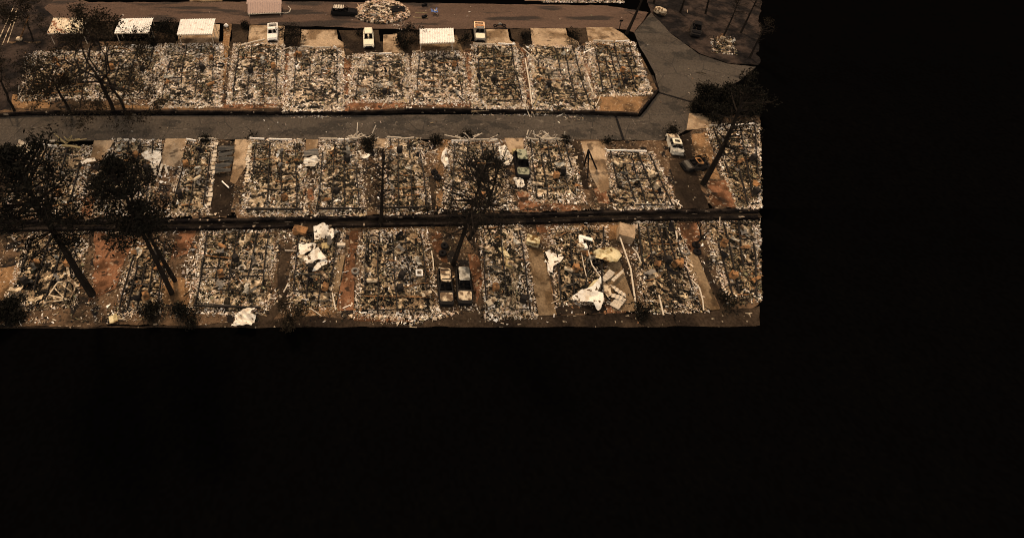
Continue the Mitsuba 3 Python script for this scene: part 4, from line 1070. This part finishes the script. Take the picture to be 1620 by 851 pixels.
TY = [(349, 105, .55, 'dark tyre hoop lying right of the very pale far house', 'm_soot', .13), (364, 365, .38, 'pale ring lying just below the long wall', 'm_pale', .1), (383, 426, .42, 'pale looped ring in the tan near house', 'm_pale', .1),
      (562, 430, .35, 'dark drum ring at the left edge of the wide near house', 'm_grey', .14), (703, 390, .3, 'upper of two black buckets below the leaning fine-needled pine', 'm_soot', .2), (700, 402, .3, 'lower of two black buckets below the leaning fine-needled pine', 'm_soot', .2),
      (1100, 389, .3, 'upper of two black holes ringed by tyres at the right of the near row', 'm_soot', .2), (1102, 400, .3, 'lower of two black holes ringed by tyres at the right of the near row', 'm_soot', .2), (1082, 398, .5, 'grey hoop at the top of the right-hand drive of the near row', 'm_grey', .1),
      (687, 274, .3, 'upper black tyre on the bare soil of the middle row', 'm_soot', .2), (692, 282, .35, 'lower black tyre on the bare soil of the middle row', 'm_soot', .2)]
for u, v, R0, l, m, r0 in TY:
    solo('ring' if m != 'm_soot' else 'tyre', l, 'ring' if m != 'm_soot' else 'tyre', torus(at(u, v) + [0, 0, .22], R0, r0, 1, yaw=u), m, True)
k = thing('hose_loop', 'pale bent loop of pipe right of the pinkish carport', 'pipe')
scene[k] = mikit.ply(tube([at(445, 21) + [0, 0, .1], at(452, 22) + [0, 0, .1], at(458, 20) + [0, 0, .1], at(460, 15) + [0, 0, .1], at(456, 11) + [0, 0, .1]], .09, 5), 'm_pale')
STICK = [  # a, b, width, material, label, heights
    ((977, 382), (1004, 490), .22, 'm_pale', 'long slender pale pole lying along the dark trench in the near row', .9, .5),
    ((830, 96), (841, 168), .26, 'm_pale', 'long pale timber between the two dark far houses', .4, .3),
    ((826, 80), (850, 102), .18, 'm_pale', 'pale timber lying aslant at the top of the second last far house', .5, .4),
    ((922, 88), (938, 81), .2, 'm_white', 'white rod between the last two houses of the far row', .5, .6),
    ((828, 158), (838, 186), .14, 'm_pale', 'thin pale rod leaning over the wall onto the road', .9, .1),
    ((842, 176), (852, 158), .16, 'm_yellow', 'tan timber leaning on the wall below the second last far house', .4, .9),
    ((941, 171), (948, 156), .16, 'm_pale', 'pale rod at the left edge of the brown corner plot', .3, .6),
    ((928, 130), (936, 150), .2, 'm_pale', 'bent pale rail on the right side of the second last far house', .6, .5),
    ((541, 170), (559, 153), .16, 'm_pale', 'thin pale rod lying on the red soil left of centre', .3, .5),
    ((605, 170), (615, 157), .16, 'm_pale', 'thin pale rod lying on the red soil at the centre', .3, .5),
    ((637, 157), (643, 165), .14, 'm_yellow', 'short tan rod at the right of the central red soil', .3, .3),
    ((447, 83), (461, 79), .2, 'm_pale', 'pale rod at the top left corner of the fifth far house', .5, .6),
    ((382, 75), (420, 66), .3, 'm_pale', 'long pale board at the top of the far house below the white pickup', .4, .5),
    ((352, 289), (363, 300), .22, 'm_white', 'white rod on the dark drive below the fallen grey roof', .3, .4),
    ((131, 386), (100, 410), .12, 'm_soot', 'thin black limb fallen beside the biggest pine', .4, .3),
    ((20, 376), (36, 390), .18, 'm_grey', 'grey pole under the crown of the biggest pine', .6, .6),
    ((526, 466), (531, 491), .2, 'm_pale', 'bent pale gutter right of the heap of crumpled sheets', .4, .15),
    ((491, 488), (508, 500), .12, 'm_pale', 'thin pale cable on the dark tar at the lower edge', .1, .1),
    ((568, 495), (580, 496), .16, 'm_white', 'thin white pipe at the lower left corner of the wide near house', .3, .3),
    ((682, 400), (686, 430), .16, 'm_pale', 'bent white pipe on the right edge of the wide near house', .5, .4),
    ((449, 464), (457, 452), .2, 'm_pale', 'white bar left of the plot with the crumpled sheets', .3, .6),
    ((928, 400), (948, 442), .16, 'm_pale', 'long curved pale rail through the half cleared plot', .6, .5),
    ((917, 398), (928, 448), .12, 'm_pale', 'thin pale wire through the left of the half cleared plot', .5, .4),
    ((960, 478), (980, 492), .14, 'm_grey', 'dark rod at the lowest end of the half cleared plot', .3, .2),
    ((1040, 470), (1048, 500), .22, 'm_pale', 'pale rod at the foot of the house right of the slender pole', .5, .3),
    ((1092, 446), (1107, 466), .2, 'm_pale', 'bent pale rail along the last drive of the near row', .4, .3),
    ((1107, 466), (1112, 492), .16, 'm_pale', 'pale rail below the bent one along the last drive', .3, .2),
    ((1066, 370), (1070, 386), .2, 'm_pale', 'white crooked stick left of the red soil at the right', .6, .4),
    ((998, 395), (1012, 418), .16, 'm_pale', 'pale thin lath at the top left of the house right of the slender pole', .5, .4),
    ((880, 352), (922, 350), .25, 'm_pale', 'pale board lying below the long wall above the half cleared plot', .3, .3),
    ((420, 354), (452, 356), .25, 'm_pale', 'pale board lying below the long wall right of centre left', .3, .3),
    ((30, 158), (34, 142), .18, 'm_grey', 'grey leaning stick at the left end of the far row', .2, .8),
    ((62, 229), (92, 227), .3, 'm_pale', 'pale horizontal pole at the left end of the middle row', .6, .6),
    ((100, 234), (130, 238), .35, 'm_yellow', 'splintered tan plank at the left end of the middle row', .5, .5),
    ((1150, 202), (1190, 199), .24, 'm_white', 'white beam behind the trunk at the right end of the middle row', .5, .5),
]
for a, b, w, m, l, za, zb in STICK:
    P0, P1 = at(*a) + [0, 0, za], at(*b) + [0, 0, zb]
    mid = (P0 + P1) / 2 + np.r_[rng.normal(0, .12, 2), .04]
    nm = 'pipe' if 'pipe' in l or 'rod' in l or 'wire' in l or 'cable' in l or 'rail' in l or 'gutter' in l else 'timber'
    solo(nm, l, 'pipe' if nm == 'pipe' else 'timber', joined([bar(P0, mid, w * .7, w * .5), bar(mid, P1, w * .7, w * .5)]), m)

# black A-shaped frame, dotted strips across the road, pole
k = thing('tripod', 'black A-shaped steel frame standing on the drive at the right of the middle row', 'frame')
tp = flat(931, 236, 3.0)
g0 = at(925, 264)
tp = above(at(934, 266), 931, 237)
for u, v in ((924, 262), (944, 268), (930, 282)):
    part(k, 'leg', tube([tp, at(u, v)], .11, 6), 'm_soot')
part(k, 'crossbar', bar((tp + at(924, 262)) / 2, (tp + at(944, 268)) / 2, .1), 'm_soot')
for lab, a, b in (('dark dotted rubber strip across the road below the corner plot', (974, 184), (986, 221)), ('dark dotted rubber strip across the road bend right of the corner plot', (1036, 145), (1098, 163))):
    P0, P1 = at(*a), at(*b)
    n = 18
    ps = np.array([at(a[0] + (b[0] - a[0]) * t, a[1] + (b[1] - a[1]) * t) for t in np.linspace(0, 1, n)])
    k = thing('speed_bump', lab, 'speed bump')
    yw = math.atan2(*(P1 - P0)[[1, 0]])
    part(k, 'rubber_block', boxes(ps + [0, 0, .05], np.tile([.30, .30, .09], (n, 1)), np.full(n, yw), np.zeros(n), np.zeros(n)), 'm_soot', kind='stuff')
k = thing('sign_post', 'thin dark post at the corner of the last concrete drive of the far row', 'post')
b = at(979, 49)
part(k, 'post', tube([b, above(b, 983, 33)], .07, 6), 'm_soot')
part(k, 'plate', box(above(b, 983, 33), [.6, .06, .35]), 'm_soot')
k = thing('cable_run', 'three long pale cables lying down the burned verge at the upper left', 'cable')
for a, b in (((22, 12), (-8, 78)), ((28, 14), (4, 72)), ((27, 24), (12, 70)), ):
    part(k, 'cable', tube([at(a[0] + (b[0] - a[0]) * t, a[1] + (b[1] - a[1]) * t) + [0, 0, .08] for t in np.linspace(0, 1, 8)], .09, 5), 'm_burnt_paint')
k = thing('standpipe', 'pale pole with a knob-like foot standing in the upper left verge', 'pole')
b = at(31, 64)
part(k, 'pole', tube([b, above(b, 46, 24)], [.14, .09], 6), 'm_rust')
part(k, 'foot', tube([b, b + [0, 0, .3], b + [0, 0, .6]], [.5, .6, .3], 10), 'm_burnt_paint', smooth=True)
k = thing('bent_truss', 'pale triangular bent frame lying at the foot of the biggest pine', 'frame')
q = [at(u, v) + [0, 0, z] for u, v, z in ((71, 481, .3), (95, 452, .7), (120, 449, .8), (121, 462, .5), (112, 475, .3), (71, 481, .3))]
part(k, 'rim', joined([bar(q[i], q[i + 1], .13, .1) for i in range(5)]), 'm_burnt_paint')
for a, b in (((80, 470), (108, 476)), ((90, 460), (104, 474)), ((100, 453), (118, 466))):
    part(k, 'rib', bar(at(*a) + [0, 0, .5], at(*b) + [0, 0, .4], .12, .1), 'm_burnt_paint')
sheet('bent_strip', 'pale bent strip leaning on the trunk of the biggest pine', [(106, 424), (110, 425), (112, 440), (124, 450), (118, 452), (108, 442)], .6, .3, 'm_burnt_paint', seed=44)

# splintered white timber at the tops of the middle row
for i, (u, v, lab) in enumerate([(745, 218, 'splintered white timbers on the front beam behind the fine-needled pine'), (860, 216, 'splintered white timbers on the front beam right of the speckled-roofed car'), (106, 222, 'splintered tan timbers at the left end of the middle row'), (560, 215, 'thin pale splinters at the road edge left of the lone dead tree')]):
    k = thing('splintered_timber', lab, 'timber')
    b = at(u, v + 4)
    r = np.random.default_rng(900 + i)
    ms = []
    for _ in range(16):
        p = b + np.r_[r.normal(0, 1.4), r.normal(0, .4), .2]
        ms.append(bar(p, p + np.r_[r.normal(0, .9), r.normal(0, .5), abs(r.normal(.7, .5))], .13, .06))
    part(k, 'splinter', joined(ms), 'm_pale' if i != 2 else 'm_yellow', kind='stuff')

# ------------------------------------------------------------------ trees
def leaves(pts, per, spread, size, r, flat_=0.6):
    """Small leaf-shaped faces scattered round each point."""
    n = len(pts) * per
    c = np.repeat(pts, per, 0) + r.normal(0, spread, (n, 3))
    a = r.normal(size=(n, 3))
    a /= np.linalg.norm(a, axis=1, keepdims=True)
    b = np.cross(a, r.normal(size=(n, 3)))
    b /= np.linalg.norm(b, axis=1, keepdims=True)
    L = (size * r.uniform(.6, 1.4, n))[:, None]
    a, b = a * L, b * L * flat_ * .5
    v = np.stack([c - a * .5, c + b, c + a * .5, c - b], 1).reshape(-1, 3)
    q = 4 * np.arange(n)[:, None]
    return v, np.vstack([q + [0, 1, 2], q + [0, 2, 3]])


def pine(name, label, base, top, r0, lo, rad, nlimb=60, per=12, leaf=.34, spread=.32, mat='m_needle', seed=0, twigs=5, shape=.6, cat='tree', droop=0.0, bare_lo=0.08, second=None, group=None):
    r = np.random.default_rng(500 + seed)
    k = thing(name, label, cat, group)
    b = at(*base)
    t = above(b, *top)
    tt = np.linspace(0, 1, 12)

    def path(b, t):
        p = b + (t - b) * tt[:, None]
        p[:, :2] += (np.sin(tt * 3.1)[:, None] * r.normal(0, .25, 2))
        return p
    p = path(b, t)
    part(k, 'trunk', tube(np.vstack([b - [0, 0, .2], p]), np.r_[r0 * 1.35, r0 * (1 - .85 * tt)], 8), 'm_bark', smooth=50)
    if second:
        b2 = at(*second[0])
        t2 = above(b2, *second[1])
        p2 = path(b2, t2)
        part(k, 'trunk', tube(np.vstack([b2 - [0, 0, .2], p2]), np.r_[r0 * 1.2, r0 * .9 * (1 - .85 * tt)], 8), 'm_bark', smooth=50)
    limbs, tips = [], []
    H = np.linalg.norm(t - b)
    for i in range(nlimb):
        f = lo + (1 - lo) * (i + r.random()) / nlimb
        pp = p if not second or r.random() < .6 else p2
        o = np.array([np.interp(f, tt, pp[:, c]) for c in range(3)])
        g = (f - lo) / (1 - lo)
        L = rad * (math.sin(math.pi * min(1, g * .8 + .22)) ** shape) * r.uniform(.55, 1.1)
        az = r.uniform(0, 2 * math.pi)
        d = np.array([math.cos(az), math.sin(az), r.normal(.12, .2) + .5 * g - droop])
        d /= np.linalg.norm(d)
        s = np.linspace(0, 1, 5)
        q = o + d * L * s[:, None] + np.c_[r.normal(0, .06, (5, 2)), .12 * L * s ** 2] * s[:, None]
        limbs.append(tube(q, r0 * .26 * (1 - .8 * s) + .02, 4))
        for _ in range(twigs):
            s0 = r.uniform(.35, 1)
            o2 = np.array([np.interp(s0, s, q[:, c]) for c in range(3)])
            d2 = d + r.normal(0, .6, 3)
            e = o2 + d2 / np.linalg.norm(d2) * L * r.uniform(.12, .32)
            limbs.append(tube([o2, (o2 + e) / 2 + r.normal(0, .04, 3), e], [.028, .02, .01], 3))
            tips += [e]
    for i in range(10):                                   # short dead snags below the crown
        f = r.uniform(bare_lo, lo)
        o = np.array([np.interp(f, tt, p[:, c]) for c in range(3)])
        az = r.uniform(0, 6.28)
        limbs.append(tube([o, o + np.array([math.cos(az), math.sin(az), .2]) * r.uniform(.5, 1.6)], [.05, .015], 4))
    part(k, 'limbs', joined(limbs), 'm_bark', kind='stuff')
    if per:
        part(k, 'crown', leaves(np.array(tips), per * 2, spread, leaf, r, .34), mat, kind='stuff')
    return k


def bare(name, label, base, fork, top, r0, levels=6, spread=.62, seed=0, per=0, leaf=.3, mat='m_leaf_brown', cat='tree', stems=1, start=3, bark='m_bark', group=None, shrink=.74):
    """A dead broad-leaved tree: limbs that fork again and again, down to twigs."""
    r = np.random.default_rng(700 + seed)
    k = thing(name, label, cat, group)
    b = at(*base)
    f, t = above(b, *fork), above(b, *top)
    reach = max(.5, np.linalg.norm(t - f))
    s0 = reach * (1 - shrink) / (1 - shrink ** levels)
    segs, tips = [], []
    if stems == 1:
        s = np.linspace(0, 1, 6)
        q = b + (f - b) * s[:, None] + np.c_[r.normal(0, .08, (6, 2)), np.zeros(6)]
        part(k, 'trunk', tube(np.vstack([b - [0, 0, .2], q]), np.r_[r0 * 1.3, r0 * (1 - .35 * s)], 8), bark, smooth=50)
        roots = [(q[-1], (f - b) / np.linalg.norm(f - b))] * start
    else:
        roots = [(b + np.r_[r.normal(0, .25, 2), 0], np.array([0, 0, 1.0])) for _ in range(stems)]

    def grow(o, d, L, rad, n):
        d = d + r.normal(0, spread * .45, 3) + [0, 0, .06]
        d /= np.linalg.norm(d)
        m = o + d * L * .5 + r.normal(0, .05 * L, 3)
        e = o + d * L
        segs.append(tube([o, m, e], [rad, rad * .85, rad * .7], 5 if rad > .05 else 3))
        if n <= 2:
            tips.append(e)
        if n:
            for _ in range(2 if r.random() < .55 or n > 4 else 3):
                w = r.normal(0, spread, 3)
                grow(e, d + w, L * shrink * r.uniform(.8, 1.2), max(rad * .66, .012), n - 1)
    for o, d in roots:
        w = r.normal(0, spread, 3) * [1.2, 1.2, .5]
        segs.clear()
        grow(o, d + w, s0, r0 * .55 if stems == 1 else r0, levels - 1)
        part(k, 'limb' if stems == 1 else 'stem', joined(segs), bark)
    if per:
        part(k, 'crown', leaves(np.array(tips), per, .3, leaf, r), mat, kind='stuff')
    return k


pine('pine_tree', 'biggest black scorched pine, leaning left over the left end of the near row', (146, 466), (12, 236), .42, .48, 5.0, 90, 6, .40, .27, seed=1, twigs=6, second=None)
pine('pine_tree', 'scorched pine with two black trunks and a dense dark crown, left of centre', (272, 464), (172, 258), .30, .50, 3.6, 80, 7, .40, .26, seed=2, twigs=6, second=((277, 444), (186, 262)))
pine('dead_tree', 'lone thin upright dead tree with a few fine twigs left of centre', (602, 357), (606, 236), .30, .36, 1.9, 44, 3, .2, .2, 'm_leaf_brown', seed=3, twigs=4)
pine('pine_tree', 'fine-needled burned pine with two leaning trunks beside the long wall, right of centre', (717, 418), (774, 246), .32, .32, 5.3, 105, 4, .22, .26, seed=4, twigs=7, second=((742, 378), (792, 252)))
pine('pine_tree', 'tall black trunk leaning right with a ragged crown at the right edge', (1112, 291), (1188, 116), .38, .36, 3.2, 46, 3, .38, .3, seed=5, twigs=5)
pine('dead_pine', 'tall black branchless trunk at the road bend rising out of the top edge', (991, 54), (1030, -34), .33, .85, 1.4, 8, 0, seed=6, twigs=1)
bare('bare_tree', 'leaning bare tree with thin dark limbs at the left end of the far row', (113, 181), (86, 132), (70, 84), .22, 7, .5, 11, per=2, leaf=.2)
bare('bare_tree', 'large forked bare tree with a wide twiggy crown in front of the second carport', (182, 179), (158, 128), (146, 20), .32, 8, .56, 12, per=3, leaf=.26, start=5)
bare('bare_tree', 'paler second trunk beside the large forked tree, with its own limbs', (199, 173), (168, 120), (176, 24), .22, 7, .5, 13, per=6, leaf=.3)
bare('bare_tree', 'dim bare tree at the left edge above the road', (22, 176), (2, 130), (-16, 84), .2, 7, .55, 14, per=2, leaf=.2)
bare('bare_tree', 'dark bare tree in the upper left corner above the cables', (52, 62), (42, 30), (40, -14), .15, 7, .6, 15, per=4, leaf=.26)
bare('fallen_tree', 'spreading bare branches over the right end of the near row', (1100, 392), (1112, 374), (1160, 352), .16, 7, .6, 16)
bare('bare_tree', 'bare dark sapling growing from the lower edge right of the half cleared plot', (1068, 506), (1066, 490), (1062, 464), .09, 6, .55, 17, per=1, leaf=.18)
bare('bare_tree', 'small dead sapling on the dark tar at the lower edge, left of the red strip', (459, 508), (456, 498), (452, 484), .09, 6, .6, 18, per=3, leaf=.22)
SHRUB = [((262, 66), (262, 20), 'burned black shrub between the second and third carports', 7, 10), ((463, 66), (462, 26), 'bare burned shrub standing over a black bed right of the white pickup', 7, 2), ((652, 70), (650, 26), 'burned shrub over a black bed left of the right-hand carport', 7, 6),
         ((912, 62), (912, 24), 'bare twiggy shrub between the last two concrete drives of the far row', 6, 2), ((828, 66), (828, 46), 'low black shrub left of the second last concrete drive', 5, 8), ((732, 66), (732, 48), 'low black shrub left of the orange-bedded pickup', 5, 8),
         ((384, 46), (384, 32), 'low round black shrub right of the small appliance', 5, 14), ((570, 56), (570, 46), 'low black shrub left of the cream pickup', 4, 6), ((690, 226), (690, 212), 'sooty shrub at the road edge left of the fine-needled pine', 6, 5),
         ((738, 216), (738, 205), 'sooty shrub at the road edge behind the fine-needled pine', 5, 6), ((326, 222), (327, 215), 'low sooty shrub above the narrow middle house', 5, 10), ((892, 222), (890, 213), 'sooty shrub at the road edge right of the white splinters', 5, 7),
         ((581, 234), (581, 214), 'small black conifer stump between the fifth and sixth middle houses', 5, 10), ((1122, 172), (1124, 130), 'broad black bush beside the road bend at the right edge', 7, 22), ((1156, 174), (1158, 132), 'dense black bush at the right edge behind the leaning crown', 7, 22),
         ((1062, 214), (1064, 196), 'dark scrub between the pale saloon and the right-hand drive', 5, 8), ((1106, 256), (1108, 244), 'small scorched bush right of the pale saloon', 5, 8), ((962, 226), (962, 216), 'small black shrub right of the A-shaped frame', 4, 8),
         ((236, 500), (238, 484), 'sooty scrub under the twin-trunked pine at the lower edge', 7, 3), ((292, 501), (296, 484), 'twiggy sooty scrub at the lower edge left of the white sheet fragments', 7, 3), ((14, 500), (8, 478), 'black bush in the lower left corner', 7, 16),
         ((1006, 492), (1008, 476), 'low black scrub at the foot of the slender pole', 5, 6), ((735, 440), (738, 424), 'little black scrub above the right one of the two cars', 4, 5), ((1150, 482), (1152, 468), 'round brown scrub at the lower right corner', 5, 8), ((400, 220), (404, 211), 'low sooty growth above the fourth middle house', 4, 4)]
for i, (b, t, l, lv, per) in enumerate(SHRUB):
    bare('shrub', l, b, (b[0], b[1] - 2), (b[0] + (t[0] - b[0]) * .8, b[1] + (t[1] - b[1]) * .72), .05, lv, .5, 30 + i, per=max(1, per // 3), leaf=.24, mat='m_needle', cat='shrub', stems=5 if lv > 5 else 4)
FOREST = [((1140, 66), (1172, -10)), ((1172, 52), (1206, -20)), ((1076, 20), (1096, -50)), ((1116, 22), (1140, -50)), ((1186, 92), (1216, 30)), ((1034, 6), (1046, -60))]
names = ['rising behind the low pinkish ruin', 'second from the right edge at the top', 'left of the dark wrecked car at the top', 'right of the dark wrecked car at the top', 'nearest the right edge above the black bushes', 'beside the small yellowish trailer']
for i, (b, t) in enumerate(FOREST):
    pine('dead_pine', 'dim burned forest trunk ' + names[i], b, t, .2, .6, 1.6, 20, 2, .22, .2, 'm_leaf_brown', 60 + i, 3, group='burned trunks of the upper right forest')
